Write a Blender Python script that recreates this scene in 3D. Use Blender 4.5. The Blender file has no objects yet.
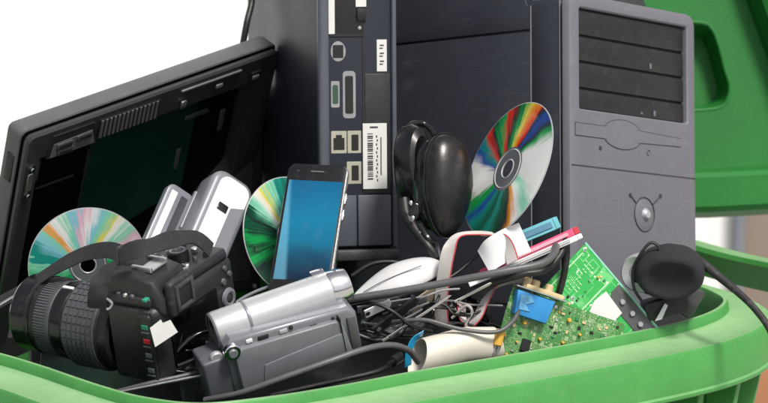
import bpy, bmesh, math, random
from mathutils import Vector, Matrix, noise
random.seed(7)
S = bpy.context.scene
COL = S.collection
PI = math.pi
R = math.radians

# ------------------------------------------------------------------ camera
FPX = 3000.0                       # focal length in pixels of a 768 px wide picture
PITCH = R(12)
CAM = Vector((0, -2.95, 0.76))
RT = Vector((1, 0, 0)); UP = Vector((0, math.sin(PITCH), math.cos(PITCH))); FW = Vector((0, math.cos(PITCH), -math.sin(PITCH)))
cd = bpy.data.cameras.new('camera'); cam = bpy.data.objects.new('camera', cd); COL.objects.link(cam)
cam.location = CAM; cam.rotation_euler = (R(90) - PITCH, 0, 0)
cd.sensor_width = 36; cd.lens = 36 * FPX / 768; cd.clip_end = 500; cd.clip_start = 0.05
cd.dof.use_dof = True; cd.dof.focus_distance = 2.98; cd.dof.aperture_fstop = 9.5
S.camera = cam

# ------------------------------------------------------------------ light
SUN_EL, SUN_AZ = R(58), R(32)      # azimuth: to the right of the view axis, on the camera's side
w = bpy.data.worlds.new('World'); S.world = w; w.use_nodes = True
nt = w.node_tree
bg = nt.nodes['Background']
sky = nt.nodes.new('ShaderNodeTexSky'); sky.sky_type = 'NISHITA'; sky.sun_disc = False
sky.sun_elevation = SUN_EL; sky.sun_rotation = R(180) - SUN_AZ
sky.dust_density = 4; sky.air_density = 1.0; sky.ozone_density = 1
hs = nt.nodes.new('ShaderNodeHueSaturation'); hs.inputs['Saturation'].default_value = 0.35
nt.links.new(sky.outputs[0], hs.inputs['Color']); nt.links.new(hs.outputs[0], bg.inputs[0])
bg.inputs[1].default_value = 0.09
sd = bpy.data.lights.new('sun', 'SUN'); sun = bpy.data.objects.new('sun', sd); COL.objects.link(sun)
sd.energy = 3.0; sd.angle = R(12); sd.color = (1.0, 0.95, 0.88)
sdir = Vector((math.sin(SUN_AZ) * math.cos(SUN_EL), -math.cos(SUN_AZ) * math.cos(SUN_EL), math.sin(SUN_EL)))
sun.rotation_euler = sdir.to_track_quat('Z', 'Y').to_euler()
S.view_settings.view_transform = 'Standard'; S.view_settings.look = 'None'
S.view_settings.exposure = 0.42; S.view_settings.gamma = 1
S.cycles.max_bounces = 8
S.cycles.use_denoising = True

# ------------------------------------------------------------------ helpers: placing
def P(px, py, d):
    return CAM + d * (RT * ((px - 384) / FPX) + UP * ((201.5 - py) / FPX) + FW)
def cvec(v):                                   # (right, up, away) -> world direction
    return RT * v[0] + UP * v[1] + FW * v[2]
def frame(px, py, d, X, Z):
    x = cvec(X).normalized(); z = cvec(Z); z = (z - x * z.dot(x)).normalized(); y = z.cross(x)
    M = Matrix((x, y, z)).transposed().to_4x4(); M.translation = P(px, py, d); return M

# ------------------------------------------------------------------ helpers: materials
MATS = {}
def mat(name, col, rough=0.5, metal=0.0, bump=0.0, bscale=300, var=0.12, vscale=25, coat=0.0, spec=0.5, dust=0.0, topdust=0.0, scratch=0.0):
    if name in MATS: return MATS[name]
    m = bpy.data.materials.new(name); m.use_nodes = True; n = m.node_tree.nodes; l = m.node_tree.links
    b = n['Principled BSDF']
    b.inputs['Roughness'].default_value = rough; b.inputs['Metallic'].default_value = metal
    b.inputs['Coat Weight'].default_value = coat; b.inputs['Specular IOR Level'].default_value = spec
    tc = n.new('ShaderNodeTexCoord')
    nz = n.new('ShaderNodeTexNoise'); nz.inputs['Scale'].default_value = vscale; nz.inputs['Detail'].default_value = 6; nz.inputs['Roughness'].default_value = .65
    l.new(tc.outputs['Object'], nz.inputs['Vector'])
    cr = n.new('ShaderNodeValToRGB'); e = cr.color_ramp.elements
    e[0].position = .3; e[1].position = .7
    e[0].color = (*[c * (1 - var) for c in col], 1); e[1].color = (*[min(1, c * (1 + var)) for c in col], 1)
    l.new(nz.outputs['Fac'], cr.inputs[0])
    out = cr.outputs[0]
    if dust > 0:                               # patchy dust with its own shape
        n2 = n.new('ShaderNodeTexNoise'); n2.inputs['Scale'].default_value = 90; n2.inputs['Detail'].default_value = 8; n2.inputs['Roughness'].default_value = .75
        l.new(tc.outputs['Object'], n2.inputs['Vector'])
        r2 = n.new('ShaderNodeValToRGB'); r2.color_ramp.elements[0].position = .52; r2.color_ramp.elements[1].position = .78
        r2.color_ramp.elements[1].color = (dust, dust, dust, 1); r2.color_ramp.elements[0].color = (0, 0, 0, 1)
        l.new(n2.outputs['Fac'], r2.inputs[0])
        mx = n.new('ShaderNodeMix'); mx.data_type = 'RGBA'; mx.inputs['B'].default_value = (.42, .41, .39, 1)
        l.new(out, mx.inputs['A']); l.new(r2.outputs[0], mx.inputs['Factor']); out = mx.outputs['Result']
    if scratch > 0:                            # fine scuffs in two directions
        for k_, sc_ in enumerate(((900, 14, 22), (18, 16, 1000), (500, 30, 500))):
            m5 = n.new('ShaderNodeMapping'); m5.inputs['Scale'].default_value = sc_; m5.inputs['Rotation'].default_value = (.15 * k_, .25 + .3 * k_, .35)
            n5 = n.new('ShaderNodeTexNoise'); n5.inputs['Scale'].default_value = 1; n5.inputs['Detail'].default_value = 2; l.new(tc.outputs['Object'], m5.inputs[0]); l.new(m5.outputs[0], n5.inputs['Vector'])
            r5 = n.new('ShaderNodeMapRange'); r5.inputs['From Min'].default_value = .66; r5.inputs['From Max'].default_value = .74; r5.inputs['To Max'].default_value = scratch; l.new(n5.outputs['Fac'], r5.inputs['Value'])
            mx = n.new('ShaderNodeMix'); mx.data_type = 'RGBA'; mx.inputs['B'].default_value = (*[min(1, c * 1.5 + .12) for c in col], 1)
            l.new(out, mx.inputs['A']); l.new(r5.outputs[0], mx.inputs['Factor']); out = mx.outputs['Result']
    if topdust > 0:                            # settled dust and scuffing on faces that point up
        ge = n.new('ShaderNodeNewGeometry'); sx = n.new('ShaderNodeSeparateXYZ'); l.new(ge.outputs['Normal'], sx.inputs[0])
        n4 = n.new('ShaderNodeTexNoise'); n4.inputs['Scale'].default_value = 40; n4.inputs['Detail'].default_value = 8; n4.inputs['Roughness'].default_value = .7
        m4 = n.new('ShaderNodeMapping'); m4.inputs['Scale'].default_value = (1.2, 2.2, 2.2); l.new(tc.outputs['Object'], m4.inputs[0]); l.new(m4.outputs[0], n4.inputs['Vector'])
        mr = n.new('ShaderNodeMapRange'); mr.inputs['From Min'].default_value = .55; mr.inputs['From Max'].default_value = .95; mr.inputs['To Max'].default_value = topdust; l.new(sx.outputs['Z'], mr.inputs['Value'])
        mu = n.new('ShaderNodeMath'); mu.operation = 'MULTIPLY'; l.new(mr.outputs[0], mu.inputs[0])
        ma = n.new('ShaderNodeMapRange'); ma.inputs['From Min'].default_value = .25; ma.inputs['From Max'].default_value = .7; ma.inputs['To Min'].default_value = .65; l.new(n4.outputs['Fac'], ma.inputs['Value']); l.new(ma.outputs[0], mu.inputs[1])
        mx = n.new('ShaderNodeMix'); mx.data_type = 'RGBA'; mx.inputs['B'].default_value = (.60, .70, .50, 1)
        l.new(out, mx.inputs['A']); l.new(mu.outputs[0], mx.inputs['Factor']); out = mx.outputs['Result']
    l.new(out, b.inputs['Base Color'])
    rr = n.new('ShaderNodeMapRange'); rr.inputs['To Min'].default_value = max(0.02, rough - .1); rr.inputs['To Max'].default_value = min(1, rough + .1)
    l.new(nz.outputs['Fac'], rr.inputs['Value']); l.new(rr.outputs[0], b.inputs['Roughness'])
    if bump > 0:
        nb = n.new('ShaderNodeTexNoise'); nb.inputs['Scale'].default_value = bscale; nb.inputs['Detail'].default_value = 3
        l.new(tc.outputs['Object'], nb.inputs['Vector'])
        bp = n.new('ShaderNodeBump'); bp.inputs['Strength'].default_value = bump; bp.inputs['Distance'].default_value = 0.001
        l.new(nb.outputs['Fac'], bp.inputs['Height']); l.new(bp.outputs[0], b.inputs['Normal'])
    MATS[name] = m; return m

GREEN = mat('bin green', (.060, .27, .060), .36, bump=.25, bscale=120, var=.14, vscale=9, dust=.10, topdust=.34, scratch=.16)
GREENL = mat('lid green in shade', (.012, .145, .022), .55, bump=.2, bscale=60, var=.1, vscale=7, dust=.03, spec=.3)  # bin green darkened: the shade on the lid is put into the colour
BLACK = mat('black plastic', (.010, .010, .011), .45, bump=.2, bscale=900, dust=.06)
CAMB = mat('camera body plastic', (.020, .020, .022), .36, bump=.35, bscale=1300, dust=.06, scratch=.12)
BLACKG = mat('glossy black plastic', (.006, .006, .007), .20, coat=.15, dust=.05)
CHARC = mat('charcoal plastic', (.040, .040, .043), .45, bump=.2, bscale=800, dust=.15)
SLATE = mat('slate plastic', (.085, .084, .088), .42, bump=.15, bscale=700, dust=.1)
RUBBER = mat('black rubber', (.016, .016, .017), .65, bump=.3, bscale=700, dust=.2)
NAVY = mat('dark painted steel', (.026, .029, .039), .36, bump=.08, bscale=500, var=.12, vscale=6, dust=.03, scratch=.10)
TGREY = mat('grey case plastic', (.138, .138, .163), .42, bump=.12, bscale=900, var=.05, vscale=12, dust=.08, scratch=.25)
TGREYD = mat('dark seam grey', (.035, .035, .042), .5)
BAYC = mat('drive bay charcoal', (.015, .0145, .016), .4, bump=.15, bscale=900, dust=.06)
SLIMG = mat('brushed case grey', (.022, .025, .036), .42, spec=.28, bump=.05, bscale=400, var=.06, vscale=6)
BLUEGREY = mat('blue grey plastic', (.075, .083, .105), .42, bump=.1, bscale=700)
SILVER = mat('silver paint', (.52, .53, .55), .32, metal=.45, bump=.06, bscale=900, var=.05, dust=.06)
SILVERD = mat('grey metallic paint', (.20, .21, .235), .36, metal=.3, bump=.08, bscale=900, var=.06, dust=.08)
CHROME = mat('chrome', (.75, .75, .76), .15, metal=1, var=.04)
STEEL = mat('tin plated steel', (.55, .55, .55), .32, metal=.9, var=.12)
BRASS = mat('gilt contacts', (.62, .45, .2), .3, metal=.9)
WHITE = mat('white plastic', (.72, .73, .74), .35, var=.04, bump=.04, bscale=500)
PAPER = mat('white paper', (.62, .62, .60), .75, var=.05)
INK = mat('printed ink', (.03, .03, .035), .7)
CREAM = mat('cream plastic', (.60, .57, .49), .5, var=.06, dust=.06)
BEIGEP = mat('beige port plastic', (.36, .35, .28), .45)
HOLE = mat('dark port cavity', (.006, .006, .006), .6)
RED = mat('red plastic', (.5, .02, .03), .45)
PINK = mat('magenta card', (.62, .06, .16), .5, var=.1)
CYAN = mat('teal card', (.10, .36, .42), .45, var=.12)
TEALS = mat('green sticker', (.03, .28, .17), .5)
BLUEC = mat('blue connector plastic', (.025, .22, .52), .4, var=.15)
BTAPE = mat('blue tape', (.02, .30, .55), .35)
FOAM = mat('black foam', (.018, .019, .024), .95, bump=1.0, bscale=1500, var=.3, vscale=900)
LEATH = mat('black leatherette', (.010, .0085, .0085), .30, bump=.10, bscale=600, var=.2, dust=.05)
STRAPM = mat('black nylon webbing', (.014, .014, .016), .8, bump=.6, bscale=1400, dust=.06)
RIBG = mat('grey ribbon cable', (.48, .45, .44), .5, var=.06)
RIBC = mat('cream ribbon cable', (.60, .56, .48), .5, var=.06)
RIBR = mat('red ribbon wire', (.55, .07, .08), .5)
SOLDER = mat('solder', (.6, .62, .6), .3, metal=.8)
TAN = mat('tan connector plastic', (.55, .44, .24), .5)
YELLOW = mat('ochre capacitor', (.62, .36, .05), .45)
GLASSD = mat('dark lens glass', (.006, .007, .012), .05, coat=1)
SCREENF = mat('smoked glossy panel', (.003, .0035, .004), .12, spec=.25)
WALLW = mat('white render', (.93, .93, .93), .85, var=.015, vscale=2)
WALLB = mat('beige render', (.34, .28, .23), .85, var=.08, vscale=3, bump=.3, bscale=30)
WALLT = mat('terracotta render', (.48, .22, .11), .85, var=.1, vscale=4, bump=.3, bscale=30)
SHADOWG = mat('grey blue shadow', (.17, .19, .22), .5)
GROUND = mat('concrete paving', (.36, .35, .33), .9, var=.15, vscale=3, bump=.4, bscale=40)

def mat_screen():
    """blue phone screen with reflections painted in: paler left edge, darker foot"""
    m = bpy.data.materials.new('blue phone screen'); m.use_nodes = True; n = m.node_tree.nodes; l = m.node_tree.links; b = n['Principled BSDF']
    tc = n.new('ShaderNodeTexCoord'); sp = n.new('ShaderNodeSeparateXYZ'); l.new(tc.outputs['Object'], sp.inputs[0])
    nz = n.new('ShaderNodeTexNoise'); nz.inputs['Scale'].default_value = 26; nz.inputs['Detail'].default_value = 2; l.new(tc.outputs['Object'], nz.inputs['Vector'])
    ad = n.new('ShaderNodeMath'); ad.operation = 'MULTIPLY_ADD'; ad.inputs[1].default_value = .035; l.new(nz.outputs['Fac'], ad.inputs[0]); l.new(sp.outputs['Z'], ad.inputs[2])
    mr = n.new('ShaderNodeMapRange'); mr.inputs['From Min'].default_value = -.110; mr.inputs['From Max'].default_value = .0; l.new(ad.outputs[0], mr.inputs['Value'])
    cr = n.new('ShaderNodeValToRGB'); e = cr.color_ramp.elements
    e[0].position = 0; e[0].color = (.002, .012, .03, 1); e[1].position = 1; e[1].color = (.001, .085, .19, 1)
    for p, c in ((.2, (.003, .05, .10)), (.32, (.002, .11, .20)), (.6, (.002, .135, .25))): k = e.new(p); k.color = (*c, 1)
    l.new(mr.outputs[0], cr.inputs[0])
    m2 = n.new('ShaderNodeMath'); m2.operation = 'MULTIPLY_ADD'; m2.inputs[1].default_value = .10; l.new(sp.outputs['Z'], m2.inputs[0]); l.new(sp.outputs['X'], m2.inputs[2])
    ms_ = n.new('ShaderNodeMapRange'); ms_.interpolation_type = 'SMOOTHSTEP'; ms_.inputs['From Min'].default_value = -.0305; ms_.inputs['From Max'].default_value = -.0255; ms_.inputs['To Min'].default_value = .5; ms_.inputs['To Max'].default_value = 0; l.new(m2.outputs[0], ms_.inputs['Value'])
    mx = n.new('ShaderNodeMix'); mx.data_type = 'RGBA'; mx.inputs['B'].default_value = (.12, .36, .50, 1); l.new(ms_.outputs[0], mx.inputs['Factor']); l.new(cr.outputs[0], mx.inputs['A'])  # pale reflection strip put into the colour along the left edge
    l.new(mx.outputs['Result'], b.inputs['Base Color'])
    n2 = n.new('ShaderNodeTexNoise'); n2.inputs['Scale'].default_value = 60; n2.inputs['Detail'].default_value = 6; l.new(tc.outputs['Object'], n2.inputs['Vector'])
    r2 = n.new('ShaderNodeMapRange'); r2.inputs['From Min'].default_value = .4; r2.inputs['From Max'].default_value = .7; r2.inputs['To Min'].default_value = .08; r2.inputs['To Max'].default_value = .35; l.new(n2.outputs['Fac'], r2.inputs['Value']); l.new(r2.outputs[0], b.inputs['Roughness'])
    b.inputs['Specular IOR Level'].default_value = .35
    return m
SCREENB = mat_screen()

def mat_cd(name, stops, jit=.05):
    """the recorded side of a disc: rainbow sheen and white glare painted as fixed sectors round the hub"""
    m = bpy.data.materials.new(name); m.use_nodes = True; n = m.node_tree.nodes; l = m.node_tree.links; b = n['Principled BSDF']
    def math_(op, a, b_=None):
        q = n.new('ShaderNodeMath'); q.operation = op
        for i, v in enumerate((a, b_)):
            if v is None: continue
            if isinstance(v, (int, float)): q.inputs[i].default_value = v
            else: l.new(v, q.inputs[i])
        return q.outputs[0]
    tc = n.new('ShaderNodeTexCoord')
    g = n.new('ShaderNodeTexGradient'); g.gradient_type = 'RADIAL'; l.new(tc.outputs['Object'], g.inputs[0])
    nm = n.new('ShaderNodeVectorMath'); nm.operation = 'NORMALIZE'; l.new(tc.outputs['Object'], nm.inputs[0])
    ln = n.new('ShaderNodeVectorMath'); ln.operation = 'LENGTH'; l.new(tc.outputs['Object'], ln.inputs[0])
    ns = n.new('ShaderNodeTexNoise'); ns.inputs['Scale'].default_value = 14; ns.inputs['Detail'].default_value = 5; l.new(nm.outputs[0], ns.inputs['Vector'])     # streaks along the radius
    nz = n.new('ShaderNodeTexNoise'); nz.inputs['Scale'].default_value = 30; nz.inputs['Detail'].default_value = 2; l.new(tc.outputs['Object'], nz.inputs['Vector'])
    j = math_('MULTIPLY', math_('SUBTRACT', math_('ADD', ns.outputs['Fac'], nz.outputs['Fac']), 1.0), jit * 1.6)
    rr = math_('MULTIPLY', math_('SUBTRACT', ln.outputs['Value'], .042), .9)
    fr = math_('FRACT', math_('ADD', math_('ADD', g.outputs['Fac'], j), math_('ADD', rr, 1.0)))
    cr = n.new('ShaderNodeValToRGB'); el = cr.color_ramp.elements
    while len(el) > 1: el.remove(el[-1])
    el[0].position = stops[0][0]; el[0].color = (*stops[0][1], 1)
    for p, c in stops[1:32]:
        k = el.new(p); k.color = (*c, 1)
    l.new(fr, cr.inputs[0]); l.new(cr.outputs[0], b.inputs['Base Color'])
    b.inputs['Metallic'].default_value = .35; b.inputs['Roughness'].default_value = .22
    b.inputs['Coat Weight'].default_value = .5; b.inputs['Coat Roughness'].default_value = .03
    b.inputs['Anisotropic'].default_value = .7
    tg = n.new('ShaderNodeTangent'); tg.direction_type = 'RADIAL'; tg.axis = 'Z'; l.new(tg.outputs[0], b.inputs['Tangent'])
    return m

def mat_pcb(name, base, trace, s1, th=.05):
    m = bpy.data.materials.new(name); m.use_nodes = True; n = m.node_tree.nodes; l = m.node_tree.links; b = n['Principled BSDF']
    tc = n.new('ShaderNodeTexCoord'); mp = n.new('ShaderNodeMapping'); mp.inputs['Scale'].default_value = (1, 0.001, 1); l.new(tc.outputs['Object'], mp.inputs[0])
    v = n.new('ShaderNodeTexVoronoi'); v.feature = 'F1'; v.distance = 'CHEBYCHEV'; v.inputs['Scale'].default_value = s1; v.inputs['Randomness'].default_value = .8
    l.new(mp.outputs[0], v.inputs['Vector'])
    sn = n.new('ShaderNodeMath'); sn.operation = 'MULTIPLY'; sn.inputs[1].default_value = 26; l.new(v.outputs['Distance'], sn.inputs[0])
    s2 = n.new('ShaderNodeMath'); s2.operation = 'SINE'; l.new(sn.outputs[0], s2.inputs[0])
    nz = n.new('ShaderNodeTexNoise'); nz.inputs['Scale'].default_value = 60; l.new(mp.outputs[0], nz.inputs['Vector'])
    ml = n.new('ShaderNodeMath'); ml.operation = 'MULTIPLY'; l.new(s2.outputs[0], ml.inputs[0]); l.new(nz.outputs['Fac'], ml.inputs[1])
    cr = n.new('ShaderNodeValToRGB'); e = cr.color_ramp.elements; e[0].position = .28; e[0].color = (*base, 1); e[1].position = .42; e[1].color = (*trace, 1)
    l.new(ml.outputs[0], cr.inputs[0])
    v2 = n.new('ShaderNodeTexVoronoi'); v2.feature = 'F1'; v2.inputs['Scale'].default_value = s1 * 2.3; l.new(mp.outputs[0], v2.inputs['Vector'])
    lt = n.new('ShaderNodeMath'); lt.operation = 'LESS_THAN'; lt.inputs[1].default_value = .20; l.new(v2.outputs['Distance'], lt.inputs[0])
    n3 = n.new('ShaderNodeTexNoise'); n3.inputs['Scale'].default_value = 35; l.new(mp.outputs[0], n3.inputs['Vector'])
    gt = n.new('ShaderNodeMath'); gt.operation = 'GREATER_THAN'; gt.inputs[1].default_value = .5; l.new(n3.outputs['Fac'], gt.inputs[0])
    an = n.new('ShaderNodeMath'); an.operation = 'MULTIPLY'; l.new(lt.outputs[0], an.inputs[0]); l.new(gt.outputs[0], an.inputs[1])
    mx = n.new('ShaderNodeMix'); mx.data_type = 'RGBA'; mx.inputs['B'].default_value = (.62, .66, .58, 1)
    l.new(an.outputs[0], mx.inputs['Factor']); l.new(cr.outputs[0], mx.inputs['A']); l.new(mx.outputs['Result'], b.inputs['Base Color'])
    b.inputs['Roughness'].default_value = .33
    bp = n.new('ShaderNodeBump'); bp.inputs['Strength'].default_value = .4; bp.inputs['Distance'].default_value = .0004
    l.new(ml.outputs[0], bp.inputs['Height']); l.new(bp.outputs[0], b.inputs['Normal'])
    return m

# ------------------------------------------------------------------ helpers: meshes
class MB:
    """collects shapes into one mesh"""
    def __init__(s): s.bm = bmesh.new(); s.mi = 0
    def _tag(s, faces):
        for f in faces: f.material_index = s.mi; f.smooth = True
    def box(s, x0, x1, y0, y1, z0, z1, bev=0.0, seg=2, M=None):
        T = Matrix.Translation(((x0 + x1) / 2, (y0 + y1) / 2, (z0 + z1) / 2)) @ Matrix.Diagonal((x1 - x0, y1 - y0, z1 - z0, 1))
        if M: T = M @ T
        g = bmesh.ops.create_cube(s.bm, size=1, matrix=T); vs = set(g['verts'])
        fs = {f for v in vs for f in v.link_faces}
        s._tag(fs)
        if bev > 0:
            es = list({e for v in vs for e in v.link_edges})
            r = bmesh.ops.bevel(s.bm, geom=es, offset=bev, segments=seg, profile=.5, affect='EDGES', clamp_overlap=True)
            s._tag(r['faces'])
        return s
    def prism(s, pts, a0, a1, axis='y', bev=0.0, seg=2, M=None):
        """outline pts (2-D) pushed along an axis; 'y': pts are (x,z); 'z': (x,y); 'x': (y,z)"""
        def mk(p, a): return Vector((p[0], a, p[1])) if axis == 'y' else Vector((p[0], p[1], a)) if axis == 'z' else Vector((a, p[0], p[1]))
        A = [s.bm.verts.new(M @ mk(p, a0) if M else mk(p, a0)) for p in pts]; B = [s.bm.verts.new(M @ mk(p, a1) if M else mk(p, a1)) for p in pts]
        n = len(pts); fs = [s.bm.faces.new(A), s.bm.faces.new(B[::-1])]
        for i in range(n): fs.append(s.bm.faces.new((A[i], B[i], B[(i + 1) % n], A[(i + 1) % n])))
        s._tag(fs); bmesh.ops.recalc_face_normals(s.bm, faces=fs)
        if bev > 0:
            es = list(fs[0].edges) + list(fs[1].edges)
            r = bmesh.ops.bevel(s.bm, geom=es, offset=bev, segments=seg, profile=.5, affect='EDGES', clamp_overlap=True); s._tag(r['faces'])
        return s
    def lathe(s, prof, n=48, M=None, closed=False, caps=True):
        """profile of (radius, height) turned about z"""
        rings = []
        for r, z in prof:
            rg = []
            for k in range(n):
                v = Vector((r * math.cos(2 * PI * k / n), r * math.sin(2 * PI * k / n), z)); rg.append(s.bm.verts.new(M @ v if M else v))
            rings.append(rg)
        fs = []
        m = len(rings)
        for i in range(m if closed else m - 1):
            a, b = rings[i], rings[(i + 1) % m]
            for k in range(n): fs.append(s.bm.faces.new((a[k], a[(k + 1) % n], b[(k + 1) % n], b[k])))
        if caps and not closed:
            if prof[0][0] > 1e-6: fs.append(s.bm.faces.new(rings[0][::-1]))
            if prof[-1][0] > 1e-6: fs.append(s.bm.faces.new(rings[-1]))
        s._tag(fs); return s
    def cyl(s, r, z0, z1, bev=0.0, n=24, M=None):
        b = min(bev, r * .9, abs(z1 - z0) * .45)
        return s.lathe([(r - b, z0), (r, z0 + b), (r, z1 - b), (r - b, z1)] if b > 0 else [(r, z0), (r, z1)], n, M)
    def ball(s, c, r3, M=None, fn=None, u=32, v=20):
        g = bmesh.ops.create_uvsphere(s.bm, u_segments=u, v_segments=v, radius=1)
        for q in g['verts']:
            p = Vector(q.co)
            if fn: p = fn(p)
            p = Vector((p.x * r3[0] + c[0], p.y * r3[1] + c[1], p.z * r3[2] + c[2])); q.co = M @ p if M else p
        s._tag({f for q in g['verts'] for f in q.link_faces}); return s
    def tube(s, pts, r, n=10, sub=8, caps=True):
        path = spline(pts, sub); m = len(path)
        t0 = (path[1] - path[0]).normalized(); nrm = t0.orthogonal().normalized(); rings = []
        for i, p in enumerate(path):
            t = (path[min(i + 1, m - 1)] - path[max(i - 1, 0)]).normalized()
            nrm = (nrm - t * nrm.dot(t)).normalized(); b = t.cross(nrm)
            rr = r(i / (m - 1)) if callable(r) else r
            rings.append([s.bm.verts.new(p + (nrm * math.cos(2 * PI * k / n) + b * math.sin(2 * PI * k / n)) * rr) for k in range(n)])
        fs = []
        for a, b in zip(rings, rings[1:]):
            for k in range(n): fs.append(s.bm.faces.new((a[k], a[(k + 1) % n], b[(k + 1) % n], b[k])))
        if caps: fs += [s.bm.faces.new(rings[0][::-1]), s.bm.faces.new(rings[-1])]
        s._tag(fs); return s
    def strip(s, pts, wid, wv, th=.0012, wires=14, sub=8, red=True):
        """flat ribbon cable along pts; wv = list of width directions per point; last wire uses material 1"""
        path = spline(pts, sub); wvs = spline(wv, sub); m = len(path); secs = []
        for i, p in enumerate(path):
            t = (path[min(i + 1, m - 1)] - path[max(i - 1, 0)]).normalized()
            wd = wvs[i]; wd = (wd - t * wd.dot(t)).normalized(); nn = t.cross(wd)
            up, dn = [], []
            for k in range(wires * 2 + 1):
                x = (k / (wires * 2) - .5) * wid; h = th * (.5 if k % 2 else .28)
                up.append(s.bm.verts.new(p + wd * x + nn * h)); dn.append(s.bm.verts.new(p + wd * x - nn * h))
            secs.append(up + dn[::-1])
        K = len(secs[0]); fs = []
        for a, b in zip(secs, secs[1:]):
            for k in range(K):
                f = s.bm.faces.new((a[k], a[(k + 1) % K], b[(k + 1) % K], b[k])); f.smooth = True
                kk = k if k < K / 2 else K - 2 - k
                f.material_index = 1 if (red and kk >= wires * 2 - 2) else 0
        s.bm.faces.new(secs[0]); s.bm.faces.new(secs[-1][::-1]); return s
    def build(s, name, m, parent=None, M=None, sharp=35):
        bmesh.ops.recalc_face_normals(s.bm, faces=s.bm.faces[:])
        me = bpy.data.meshes.new(name); s.bm.to_mesh(me); s.bm.free()
        for q in (m if isinstance(m, (list, tuple)) else [m]): me.materials.append(q)
        me.set_sharp_from_angle(angle=R(sharp))
        o = bpy.data.objects.new(name, me); COL.objects.link(o)
        if parent: o.parent = parent
        if M: o.matrix_world = M
        return o

def spline(pts, sub):
    pts = [Vector(p) for p in pts]
    if len(pts) == 2: return [pts[0].lerp(pts[1], i / sub) for i in range(sub + 1)]
    out = []; n = len(pts)
    for i in range(n - 1):
        p0, p1, p2, p3 = pts[max(i - 1, 0)], pts[i], pts[i + 1], pts[min(i + 2, n - 1)]
        for k in range(sub):
            t = k / sub
            out.append(.5 * (2 * p1 + (p2 - p0) * t + (2 * p0 - 5 * p1 + 4 * p2 - p3) * t * t + (3 * p1 - p0 - 3 * p2 + p3) * t ** 3))
    out.append(pts[-1]); return out
def rrect(x0, x1, z0, z1, r, n=5):
    o = []
    for cx, cz, a in ((x1 - r, z1 - r, 0), (x0 + r, z1 - r, 90), (x0 + r, z0 + r, 180), (x1 - r, z0 + r, 270)):
        for k in range(n + 1): q = R(a + 90 * k / n); o.append((cx + r * math.cos(q), cz + r * math.sin(q)))
    return o
def ring_panel(mb, outs, first=True, last=True):
    """nested rectangles (x0,x1,z0,z1,y) joined in order"""
    rs = []
    for x0, x1, z0, z1, y, r in outs: rs.append([mb.bm.verts.new((a, y, b)) for a, b in rrect(x0, x1, z0, z1, r, 4)])
    for a, b in zip(rs, rs[1:]):
        n = len(a)
        for i in range(n): mb.bm.faces.new((a[i], a[(i + 1) % n], b[(i + 1) % n], b[i]))
    if first: mb.bm.faces.new(rs[0])
    if last: mb.bm.faces.new(rs[-1][::-1])
def thing(name, label, cat, M, group=None):
    o = bpy.data.objects.new(name, None); COL.objects.link(o); o.empty_display_size = .02; o.matrix_world = M
    return tag(o, label, cat, group)
def tag(o, label, cat, group=None, kind=None):
    if label: o['label'] = label
    if cat: o['category'] = cat
    if group: o['group'] = group
    if kind: o['kind'] = kind
    return o
def T(x, y, z): return Matrix.Translation((x, y, z))
def RX(a): return Matrix.Rotation(R(a), 4, 'X')
def RY(a): return Matrix.Rotation(R(a), 4, 'Y')
def RZ(a): return Matrix.Rotation(R(a), 4, 'Z')
I4 = Matrix.Identity(4)

# ================================================================== setting
g = MB().box(-30, 30, -12, 40, -1.2, -1.0).build('ground', GROUND); tag(g, 'pale concrete paving under the bin', 'ground', kind='structure')
d_w = 6.2
xw = (732 - 384) / FPX * d_w
yw = (P(0, 200, d_w)).y
o = MB().box(-6, xw, yw, yw + .2, -1.0, 3.2, .004).build('white_wall', WALLW); tag(o, 'plain bright white wall far behind the bin', 'wall')
t = thing('rendered_wall', 'two-tone beige and terracotta wall behind the right side of the bin', 'wall', T(0, 0, 0))
zsp = P(0, 322, d_w).z
MB().box(xw + .024, 4, yw + .03, yw + .2, zsp, 3.2, .004).build('upper_render', WALLB, t)
MB().box(xw + .024, 4, yw + .02, yw + .2, -1.0, zsp - .002, .004).build('lower_render', WALLT, t)
o = MB().cyl(.0135, -1.0, 3.1, 0, 16, T(xw + .012, yw - .02, 0)).build('shadow_strip', SHADOWG); tag(o, 'narrow strip of shadow, built as a grey blue pipe, between the white and the beige wall', 'shadow stand-in')  # solid stand-in for a strip of shadow between the walls

# ================================================================== green wheelie bin
def plan(px, py): 
    d = .76 / (math.sin(PITCH) + math.cos(PITCH) * (py - 201.5) / FPX); p = P(px, py, d); return Vector((p.x, p.y, 0))
rim_pts = [plan(*q) for q in ((50, 367), (100, 384), (145, 396), (200, 402), (266, 396), (342, 384), (410, 371), (520, 352), (603, 337), (658, 326), (690, 318), (713, 309), (722, 300), (714, 293))]
rim_pts += [Vector(v) for v in ((.33, .20, 0), (.26, .29, 0), (.14, .42, 0), (.02, .53, 0), (-.06, .57, 0), (-.15, .54, 0), (-.30, .42, 0), (-.45, .28, 0), (-.53, .18, 0), (-.56, .10, 0), (-.53, .03, 0), (-.46, -.025, 0), (-.379, -.088, 0))]
loop = spline(rim_pts + [rim_pts[0]], 6)[:-1]
NL = len(loop)
nrmls = []
for i in range(NL):
    tdir = (loop[(i + 1) % NL] - loop[i - 1]).normalized(); nrmls.append(Vector((tdir.y, -tdir.x, 0)))
for _ in range(3): nrmls = [(nrmls[i - 1] + 2 * nrmls[i] + nrmls[(i + 1) % NL]).normalized() for i in range(NL)]
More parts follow.
